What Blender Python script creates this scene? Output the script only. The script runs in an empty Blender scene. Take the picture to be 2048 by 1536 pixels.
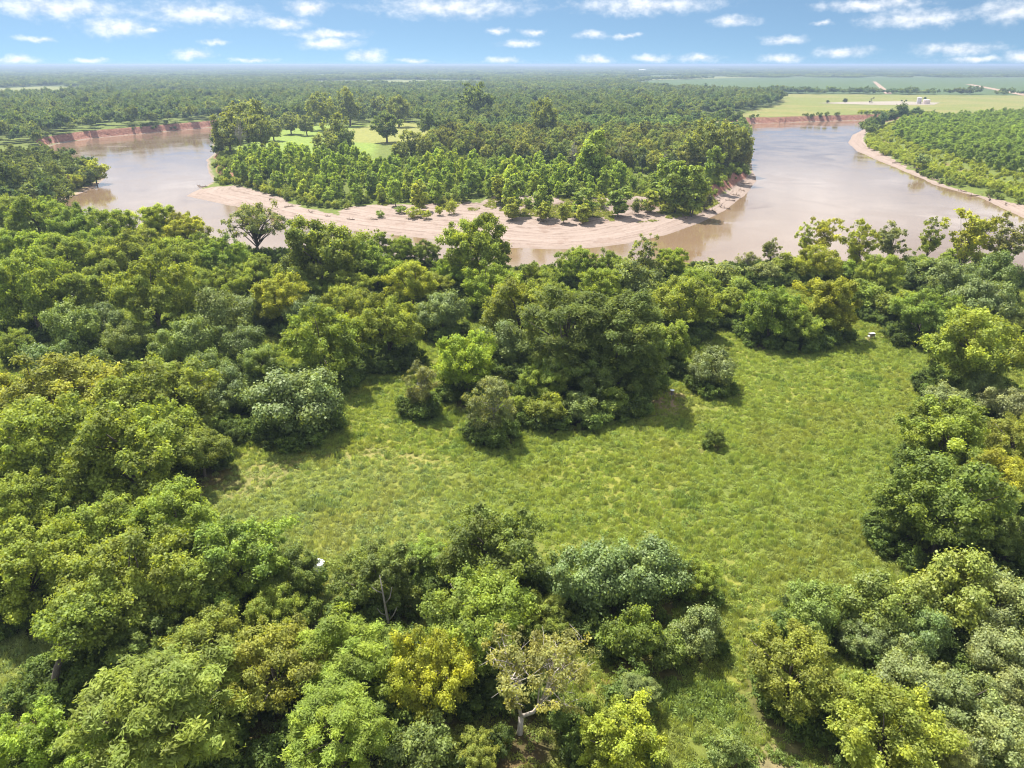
import bpy, math, random
import numpy as np
from mathutils import Vector

# ------------------------------------------------------------------ camera
CAM_H = 60.0
PITCH = math.radians(24.2)
FPX = 1422.0                      # focal length in pixels of the 2048 px wide photograph
scene = bpy.context.scene
col = scene.collection
cam_d = bpy.data.cameras.new("camera"); cam = bpy.data.objects.new("camera", cam_d); col.objects.link(cam)
cam.location = (0, 0, CAM_H); cam.rotation_euler = (math.pi / 2 - PITCH, 0, 0)
cam_d.sensor_width = 36; cam_d.lens = 36 * FPX / 2048; cam_d.clip_start = 0.5; cam_d.clip_end = 90000
scene.camera = cam

# ------------------------------------------------------------------ sun and exposure
SUN_EL = math.radians(60); SUN_AZ = math.radians(-36)      # azimuth from +Y (ahead), negative = left
SUN_DIR = Vector((math.sin(SUN_AZ) * math.cos(SUN_EL), math.cos(SUN_AZ) * math.cos(SUN_EL), math.sin(SUN_EL)))
sun_d = bpy.data.lights.new("sun", 'SUN'); sun_d.energy = 5.0; sun_d.angle = math.radians(0.55); sun_d.color = (1.0, 0.95, 0.86)
sun = bpy.data.objects.new("sun", sun_d); col.objects.link(sun)
sun.rotation_euler = SUN_DIR.to_track_quat('Z', 'Y').to_euler(); sun.location = (0, 0, 300)
scene.view_settings.view_transform = 'Standard'; scene.view_settings.look = 'None'
scene.view_settings.gamma = 1.0; scene.view_settings.exposure = 1.3; scene.view_settings.use_curve_mapping = False
scene.render.engine = 'CYCLES'
cy = scene.cycles
cy.max_bounces = 6; cy.diffuse_bounces = 5; cy.glossy_bounces = 2; cy.transmission_bounces = 3
cy.transparent_max_bounces = 4; cy.volume_bounces = 0; cy.use_denoising = True
cy.caustics_reflective = False; cy.caustics_refractive = False
cy.sample_clamp_indirect = 6; cy.filter_width = 1.1

# ------------------------------------------------------------------ node helpers
class NT:
    def __init__(s, tree): s.t = tree
    def n(s, kind, **kw):
        nd = s.t.nodes.new(kind)
        ins = kw.pop('ins', {})
        for k, v in kw.items(): setattr(nd, k, v)
        for k, v in ins.items(): s.set(nd, k, v)
        return nd
    def set(s, nd, k, v):
        sock = nd.inputs[k]
        if isinstance(v, bpy.types.NodeSocket): s.t.links.new(v, sock)
        else: sock.default_value = v
    def math(s, op, a, b=None, c=None, clamp=False):
        nd = s.n('ShaderNodeMath', operation=op, use_clamp=clamp)
        for i, x in enumerate((a, b, c)):
            if x is not None: s.set(nd, i, x)
        return nd.outputs[0]
    def vmath(s, op, a, b=None, out=0):
        nd = s.n('ShaderNodeVectorMath', operation=op)
        s.set(nd, 0, a)
        if b is not None: s.set(nd, 1, b)
        return nd.outputs[out]
    def mix(s, f, a, b, blend='MIX'):
        nd = s.n('ShaderNodeMix', data_type='RGBA', blend_type=blend)
        for k, v in ((0, f), (6, a), (7, b)):
            if isinstance(v, tuple) and len(v) == 3: v = v + (1,)
            s.set(nd, k, v)
        return nd.outputs[2]
    def noise(s, vec, scale, detail=4, rough=0.55, dist=0.0, dims='3D'):
        nd = s.n('ShaderNodeTexNoise', noise_dimensions=dims)
        if vec is not None: s.set(nd, 'Vector', vec)
        s.set(nd, 'Scale', scale); s.set(nd, 'Detail', detail); s.set(nd, 'Roughness', rough); s.set(nd, 'Distortion', dist)
        return nd.outputs[0]
    def smooth(s, x, a, b, lo=0.0, hi=1.0):
        nd = s.n('ShaderNodeMapRange', interpolation_type='SMOOTHSTEP')
        for k, v in ((0, x), (1, a), (2, b), (3, lo), (4, hi)): s.set(nd, k, v)
        return nd.outputs[0]
    def ramp(s, x, stops):
        nd = s.n('ShaderNodeValToRGB'); s.set(nd, 0, x)
        el = nd.color_ramp.elements
        while len(el) < len(stops): el.new(0.5)
        for e, (p, c) in zip(el, stops): e.position = p; e.color = tuple(c) + (1,)
        return nd.outputs[0]

# ------------------------------------------------------------------ projection of a photograph point to a level
CP, SP = math.cos(PITCH), math.sin(PITCH)
def ray(u, v):
    a, b = (np.asarray(u, float) - 1024) / FPX, (768 - np.asarray(v, float)) / FPX
    return a, CP + b * SP, -SP + b * CP
def at(u, v, z=0.0):
    x, y, w = ray(u, v)
    t = (z - CAM_H) / np.minimum(w, -0.0005)
    return x * t, y * t
def to_px(x, y, z):
    dz = z - CAM_H
    depth = y * CP - dz * SP
    return 1024 + FPX * x / depth, 768 - FPX * (y * SP + dz * CP) / depth, depth

# ------------------------------------------------------------------ sky: Nishita with fair-weather cumulus on it
world = bpy.data.worlds.new("World"); scene.world = world; world.use_nodes = True
wt = NT(world.node_tree); world.node_tree.nodes.clear()
tc = wt.n('ShaderNodeTexCoord').outputs['Generated']
sep = wt.n('ShaderNodeSeparateXYZ', ins={0: tc})
sx, sy, sz = sep.outputs
zc = wt.math('MAXIMUM', sz, 0.0)
skyvec = wt.n('ShaderNodeCombineXYZ', ins={0: sx, 1: sy, 2: wt.math('MULTIPLY_ADD', zc, 2.8, 0.24)}).outputs[0]
sky = wt.n('ShaderNodeTexSky', sky_type='NISHITA', sun_disc=False, sun_elevation=SUN_EL, sun_rotation=SUN_AZ,
           altitude=60, air_density=1.0, dust_density=0.25, ozone_density=0.7)
wt.set(sky, 'Vector', wt.vmath('NORMALIZE', skyvec))
az = wt.math('ARCTAN2', sx, sy)
el = wt.math('ARCSINE', sz)
# cumulus listed as centre and half size in photograph points, turned into azimuth and elevation
CLOUDS = [(115,15,125,18),(235,54,62,19),(400,27,110,20),(560,47,52,12),(620,16,42,14),(660,86,60,11),(655,68,75,8),
 (738,114,44,13),(388,108,34,10),(430,86,26,6),(300,62,24,6),(905,14,150,20),(1290,10,140,17),(1182,71,36,8),(1040,88,42,8),
 (1064,66,28,7),(1000,62,24,6),(1462,43,44,11),(1570,80,42,9),(1565,118,40,11),(1685,104,52,10),(1828,37,84,16),
 (1740,10,90,10),(2022,22,48,20),(1912,99,66,12),(1300,116,38,8),(1190,119,38,9),(1008,122,40,6),(1395,116,50,8),
 (1945,120,50,6),(832,120,36,5),(72,79,26,5),(2042,112,30,11),(25,122,40,8),(1650,48,18,5),(1255,71,24,5),(180,120,28,5),(510,119,36,5)]
qn = wt.n('ShaderNodeTexNoise', noise_dimensions='3D', ins={'Vector': tc, 'Scale': 34.0, 'Detail': 5.0, 'Roughness': 0.62})
warp = wt.vmath('SUBTRACT', qn.outputs['Color'], (0.5, 0.5, 0.5))
pp = wt.n('ShaderNodeCombineXYZ', ins={0: az, 1: el, 2: 0.0}).outputs[0]
pp = wt.vmath('ADD', pp, wt.vmath('MULTIPLY', warp, (0.034, 0.014, 0.0)))
acc = None
for (u, v, hw, hh) in CLOUDS:
    x, y, z = ray(u, v); n_ = math.sqrt(x * x + y * y + z * z)
    a, e = math.atan2(x, y), math.asin(z / n_)
    q = wt.vmath('MULTIPLY', wt.vmath('SUBTRACT', pp, (a, e, 0.0)), (FPX / (hw * 1.25), FPX / (hh * 1.2), 0.0))
    # flat base: stretch the lower half so that it ends sooner
    d = wt.vmath('LENGTH', q, out=1)
    acc = d if acc is None else wt.math('MINIMUM', acc, d)
fine = wt.noise(wt.vmath('MULTIPLY', tc, (1, 1, 1.7)), 62.0, 6, 0.6)
low = wt.math('MULTIPLY_ADD', fine, 1.15, wt.math('SUBTRACT', 0.42, acc))
low = wt.smooth(low, 0.0, 1.15)
# unseen cloud deck overhead, denser and brighter than those in view to fill shadows
deck = wt.vmath('DIVIDE', tc, wt.n('ShaderNodeCombineXYZ', ins={0: wt.math('MAXIMUM', sz, 0.05), 1: wt.math('MAXIMUM', sz, 0.05), 2: 1.0}).outputs[0])
deck = wt.vmath('MULTIPLY', deck, (1, 1, 0))
high = wt.smooth(wt.noise(deck, 0.9, 6, 0.55), 0.35, 0.60)
high = wt.math('MULTIPLY', high, wt.smooth(sz, 0.092, 0.14))
cloud = wt.math('MULTIPLY', wt.math('MAXIMUM', low, high), wt.smooth(sz, -0.002, 0.004))
cshade = wt.ramp(fine, [(0.35, (6.4, 6.7, 7.2)), (0.6, (8.8, 8.8, 8.8))])
cshade = wt.mix(1.0, cshade, wt.mix(wt.smooth(sz, 0.092, 0.14), (0.92, 0.92, 0.93), (1.3, 1.3, 1.3)), 'MULTIPLY')  # overhead clouds brightened to add fill light
skyc = wt.mix(wt.math('MULTIPLY', cloud, 0.84), wt.mix(1.0, sky.outputs[0], (0.90, 1.0, 0.93), 'MULTIPLY'), cshade)
bg = wt.n('ShaderNodeBackground', ins={'Color': skyc, 'Strength': 0.064})
wt.n('ShaderNodeOutputWorld', ins={'Surface': bg.outputs[0]})
world.cycles.sampling_method = 'MANUAL'; world.cycles.sample_map_resolution = 512

# ------------------------------------------------------------------ numpy helpers
def hash2(i, j, seed):
    h = (i.astype(np.int64) * 374761393 + j.astype(np.int64) * 668265263 + seed * 974634777) & 0x7fffffff
    h = ((h ^ (h >> 13)) * 1274126177) & 0x7fffffff
    return ((h ^ (h >> 16)) & 0xffff) / 65535.0
def vnoise(x, y, scale, seed=0, octaves=3):
    out = np.zeros(np.shape(x)); amp = 1.0; tot = 0.0
    fx, fy = np.asarray(x) / scale, np.asarray(y) / scale
    for o in range(octaves):
        i, j = np.floor(fx), np.floor(fy)
        a, b = fx - i, fy - j
        a = a * a * (3 - 2 * a); b = b * b * (3 - 2 * b)
        v = (hash2(i, j, seed + o) * (1 - a) + hash2(i + 1, j, seed + o) * a) * (1 - b) + \
            (hash2(i, j + 1, seed + o) * (1 - a) + hash2(i + 1, j + 1, seed + o) * a) * b
        out += amp * v; tot += amp; amp *= 0.5; fx = fx * 2.03 + 17.3; fy = fy * 2.03 - 9.1
    return out / tot                       # 0..1
def sstep(a, b, x):
    t = np.clip((x - a) / (b - a), 0, 1); return t * t * (3 - 2 * t)
def poly_px(pts, z=0.0):
    p = np.array(pts, float); x, y = at(p[:, 0], p[:, 1], z); return np.stack([x, y], 1)
def inside(poly, x, y):
    r = np.zeros(np.shape(x), bool); n = len(poly)
    for k in range(n):
        x1, y1 = poly[k]; x2, y2 = poly[(k + 1) % n]
        if y1 == y2: continue
        c = ((y1 > y) != (y2 > y)) & (x < (x2 - x1) * (y - y1) / (y2 - y1) + x1)
        r ^= c
    return r
def edge_dist(poly, x, y, par=None):
    """distance to the outline, positive outside; with par also a blend of per-vertex numbers"""
    x = np.asarray(x, float); y = np.asarray(y, float)
    best = np.full(x.shape, 1e9); n = len(poly)
    if par is not None: ws = np.zeros(x.shape); vs = np.zeros(x.shape + (par.shape[1],))
    for k in range(n):
        ax, ay = poly[k]; bx, by = poly[(k + 1) % n]
        dx, dy = bx - ax, by - ay; L = dx * dx + dy * dy + 1e-9
        t = np.clip(((x - ax) * dx + (y - ay) * dy) / L, 0, 1)
        d = np.hypot(x - ax - t * dx, y - ay - t * dy)
        best = np.minimum(best, d)
        if par is not None:
            w = 1.0 / (d + 3.0) ** 5; ws += w
            p = par[k] * (1 - t[..., None]) + par[(k + 1) % n] * t[..., None]
            vs += w[..., None] * p
    s = np.where(inside(poly, x, y), -best, best)
    return (s, vs / ws[..., None]) if par is not None else s

# ------------------------------------------------------------------ the river and the lie of the land
WATER_Z = -7.0
# photograph points of the waterline with (bar width, bank width) in metres
NB, MUD, CUT, PEN, BAR, ERO, RB = (0.6, 9), (5, 11), (1.6, 4.5), (5, 8), (52, 30), (9, 9), (20, 14)
WL = [((2500,715),NB),((2300,642),NB),((2048,572),NB),((1800,562),NB),((1500,556),NB),((1250,562),NB),((1000,562),NB),
 ((800,547),NB),((525,528),NB),((330,494),NB),((200,462),NB),((130,428),MUD),((95,411),MUD),((150,391),MUD),((190,375),MUD),
 ((207,357),MUD),((188,344),NB),((150,331),NB),((115,312),NB),((93,296),CUT),((112,288),CUT),((180,277),CUT),((300,266),CUT),
 ((430,254),CUT),((530,246),CUT),((620,240),CUT),((740,231),CUT),((800,228),CUT),((800,232),PEN),((740,236),PEN),((620,247),PEN),
 ((530,256),PEN),((470,263),PEN),((432,272),PEN),((425,290),PEN),((432,305),PEN),((415,320),PEN),((418,345),PEN),((430,362),PEN),
 ((400,378),(14,16)),((372,392),(30,20)),((440,407),(44,24)),((520,425),BAR),((580,440),BAR),((640,450),BAR),((700,461),BAR),((760,468),BAR),((880,480),BAR),
 ((1000,494),BAR),((1110,499),BAR),((1180,496),BAR),((1250,488),BAR),((1330,471),(36,22)),((1400,446),(22,14)),((1450,421),ERO),
 ((1490,391),ERO),((1511,362),(6,8)),((1505,340),PEN),((1500,300),CUT),((1495,270),CUT),((1490,258),CUT),((1440,255),CUT),
 ((1380,250),CUT),((1330,246),CUT),((1330,241),CUT),((1400,245),CUT),((1480,247),CUT),((1560,246),CUT),((1640,243),CUT),((1745,240),CUT),
 ((1800,238),CUT),((1764,246),RB),((1735,256),RB),((1705,270),RB),((1697,285),RB),((1715,302),RB),((1760,322),RB),((1830,352),RB),
 ((1880,372),RB),((1960,394),RB),((2048,436),RB),((2300,540),RB),((2500,610),RB)]
RIVER = poly_px([w[0] for w in WL], WATER_Z)
RPAR = np.array([w[1] for w in WL], float)
def terrain(x, y):
    """height, distance from the waterline"""
    x = np.asarray(x, float); y = np.asarray(y, float)
    sd = np.full(x.shape, 900.0); bw = np.full(x.shape, 1.0); sw = np.full(x.shape, 8.0)
    m = (x > -900) & (x < 1000) & (y > 100) & (y < 1900)
    if m.any():
        s, p = edge_dist(RIVER, x[m], y[m], RPAR)
        sd[m] = s; bw[m] = p[:, 0]; sw[m] = p[:, 1]
    wob = (vnoise(x, y, 53.0, 3, 4) - 0.5) * 1.5 + (vnoise(x + 0.6 * y, y - 0.4 * x, 19.0, 4, 2) - 0.5) * vnoise(x, y, 90.0, 6, 1)
    d = sd + wob * np.minimum(4.6 + 0.06 * bw, 7.0) * np.clip(np.abs(sd) / 4, 0.25, 1)
    hb = 2.7 * np.clip(bw / 22, 0.12, 1)
    up = hb * np.clip(d / bw, 0, 1) ** 0.8
    sw = sw * (0.7 + 0.6 * vnoise(x, y, 31.0, 23, 3))
    z = WATER_Z + up + (7 - hb) * sstep(0, 1, (d - bw) / sw)
    z = np.where(d < 0, WATER_Z - np.minimum(2.2, -d * 0.12), z)
    r = np.hypot(x, y)
    flat = sstep(0, 25, d) * (1 - sstep(850, 1150, r))
    z = z + flat * ((vnoise(x, y, 38.0, 11, 2) - 0.5) * 0.9 + (vnoise(x, y, 5.0, 12, 2) - 0.5) * 0.22)
    z = z + sstep(5000, 17000, r) * (14 + 26 * vnoise(x, y, 5200.0, 31, 3)) * np.where(x > 0, 0.62, 1.0)
    return z, sd
def ground_z(x, y):
    return terrain(np.atleast_1d(x), np.atleast_1d(y))[0]

# ------------------------------------------------------------------ mesh helpers
def tag(o, label=None, cat=None, group=None, kind=None):
    for k, v in (('label', label), ('category', cat), ('group', group), ('kind', kind)):
        if v: o[k] = v
    return o
def mesh_np(name, verts, faces, mat=None, smooth=False):
    """faces: (n,4) or (n,3) int array"""
    me = bpy.data.meshes.new(name); faces = np.asarray(faces, np.int32); verts = np.asarray(verts, np.float32)
    me.vertices.add(len(verts)); me.vertices.foreach_set('co', verts.ravel())
    k = faces.shape[1]
    me.loops.add(faces.size); me.loops.foreach_set('vertex_index', faces.ravel())
    me.polygons.add(len(faces)); me.polygons.foreach_set('loop_start', np.arange(0, faces.size, k, dtype=np.int32))
    me.polygons.foreach_set('loop_total', np.full(len(faces), k, np.int32))
    if smooth: me.polygons.foreach_set('use_smooth', np.ones(len(faces), bool))
    me.update(calc_edges=True)
    if mat: me.materials.append(mat)
    return me
def attr(me, name, typ, dom, data):
    a = me.attributes.new(name, typ, dom)
    a.data.foreach_set({'FLOAT': 'value', 'INT': 'value', 'FLOAT_VECTOR': 'vector', 'FLOAT_COLOR': 'color'}[typ], np.ascontiguousarray(data).ravel())
def obj(name, me, parent=None, loc=(0, 0, 0)):
    o = bpy.data.objects.new(name, me); col.objects.link(o); o.location = loc
    if parent: o.parent = parent
    return o
def empty(name, loc, rz=0.0, scale=(1, 1, 1)):
    o = bpy.data.objects.new(name, None); col.objects.link(o)
    o.location = loc; o.rotation_euler = (0, 0, rz); o.scale = scale; o.empty_display_size = 0.5
    return o
class MB:
    """collects boxes, tubes and lathes and links them as one mesh"""
    def __init__(s): s.v = []; s.f = []
    def box(s, c, d, rz=0.0):
        n = len(s.v); ca, sa = math.cos(rz), math.sin(rz)
        for dx, dy, dz in ((-1,-1,-1),(1,-1,-1),(1,1,-1),(-1,1,-1),(-1,-1,1),(1,-1,1),(1,1,1),(-1,1,1)):
            px, py = dx * d[0] / 2, dy * d[1] / 2
            s.v.append((c[0] + px * ca - py * sa, c[1] + px * sa + py * ca, c[2] + dz * d[2] / 2))
        for q in ((0,3,2,1),(4,5,6,7),(0,1,5,4),(1,2,6,5),(2,3,7,6),(3,0,4,7)): s.f.append(tuple(n + i for i in q))
        return s
    def tube(s, pts, rad, sides=6):
        n0 = len(s.v); pts = [Vector(p) for p in pts]
        for i, p in enumerate(pts):
            t = (pts[min(i + 1, len(pts) - 1)] - pts[max(i - 1, 0)]).normalized()
            a = t.orthogonal().normalized() if i == 0 else (prev - t * prev.dot(t)).normalized()
            prev = a; b = t.cross(a)
            for k in range(sides):
                w = 2 * math.pi * k / sides
                s.v.append(tuple(p + (a * math.cos(w) + b * math.sin(w)) * rad[i]))
        for i in range(len(pts) - 1):
            for k in range(sides):
                k2 = (k + 1) % sides; a0 = n0 + i * sides; a1 = a0 + sides
                s.f.append((a0 + k, a0 + k2, a1 + k2, a1 + k))
        s.f.append(tuple(n0 + k for k in reversed(range(sides))))
        s.f.append(tuple(n0 + (len(pts) - 1) * sides + k for k in range(sides)))
        return s
    def lathe(s, prof, sides=20, c=(0, 0, 0)):
        n0 = len(s.v)
        for r, z in prof:
            for k in range(sides):
                w = 2 * math.pi * k / sides; s.v.append((c[0] + r * math.cos(w), c[1] + r * math.sin(w), c[2] + z))
        for i in range(len(prof) - 1):
            for k in range(sides):
                k2 = (k + 1) % sides; a0 = n0 + i * sides; a1 = a0 + sides
                s.f.append((a0 + k, a0 + k2, a1 + k2, a1 + k))
        s.f.append(tuple(n0 + k for k in reversed(range(sides))))
        s.f.append(tuple(n0 + (len(prof) - 1) * sides + k for k in range(sides)))
        return s
    def mesh(s, name, mat, smooth=False):
        me = bpy.data.meshes.new(name); me.from_pydata(s.v, [], s.f); me.update()
        if smooth: me.polygons.foreach_set('use_smooth', np.ones(len(s.f), bool))
        me.materials.append(mat); return me
    def build(s, name, mat, parent=None, loc=(0, 0, 0), smooth=False):
        return obj(name, s.mesh(name, mat, smooth), parent, loc)

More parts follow.
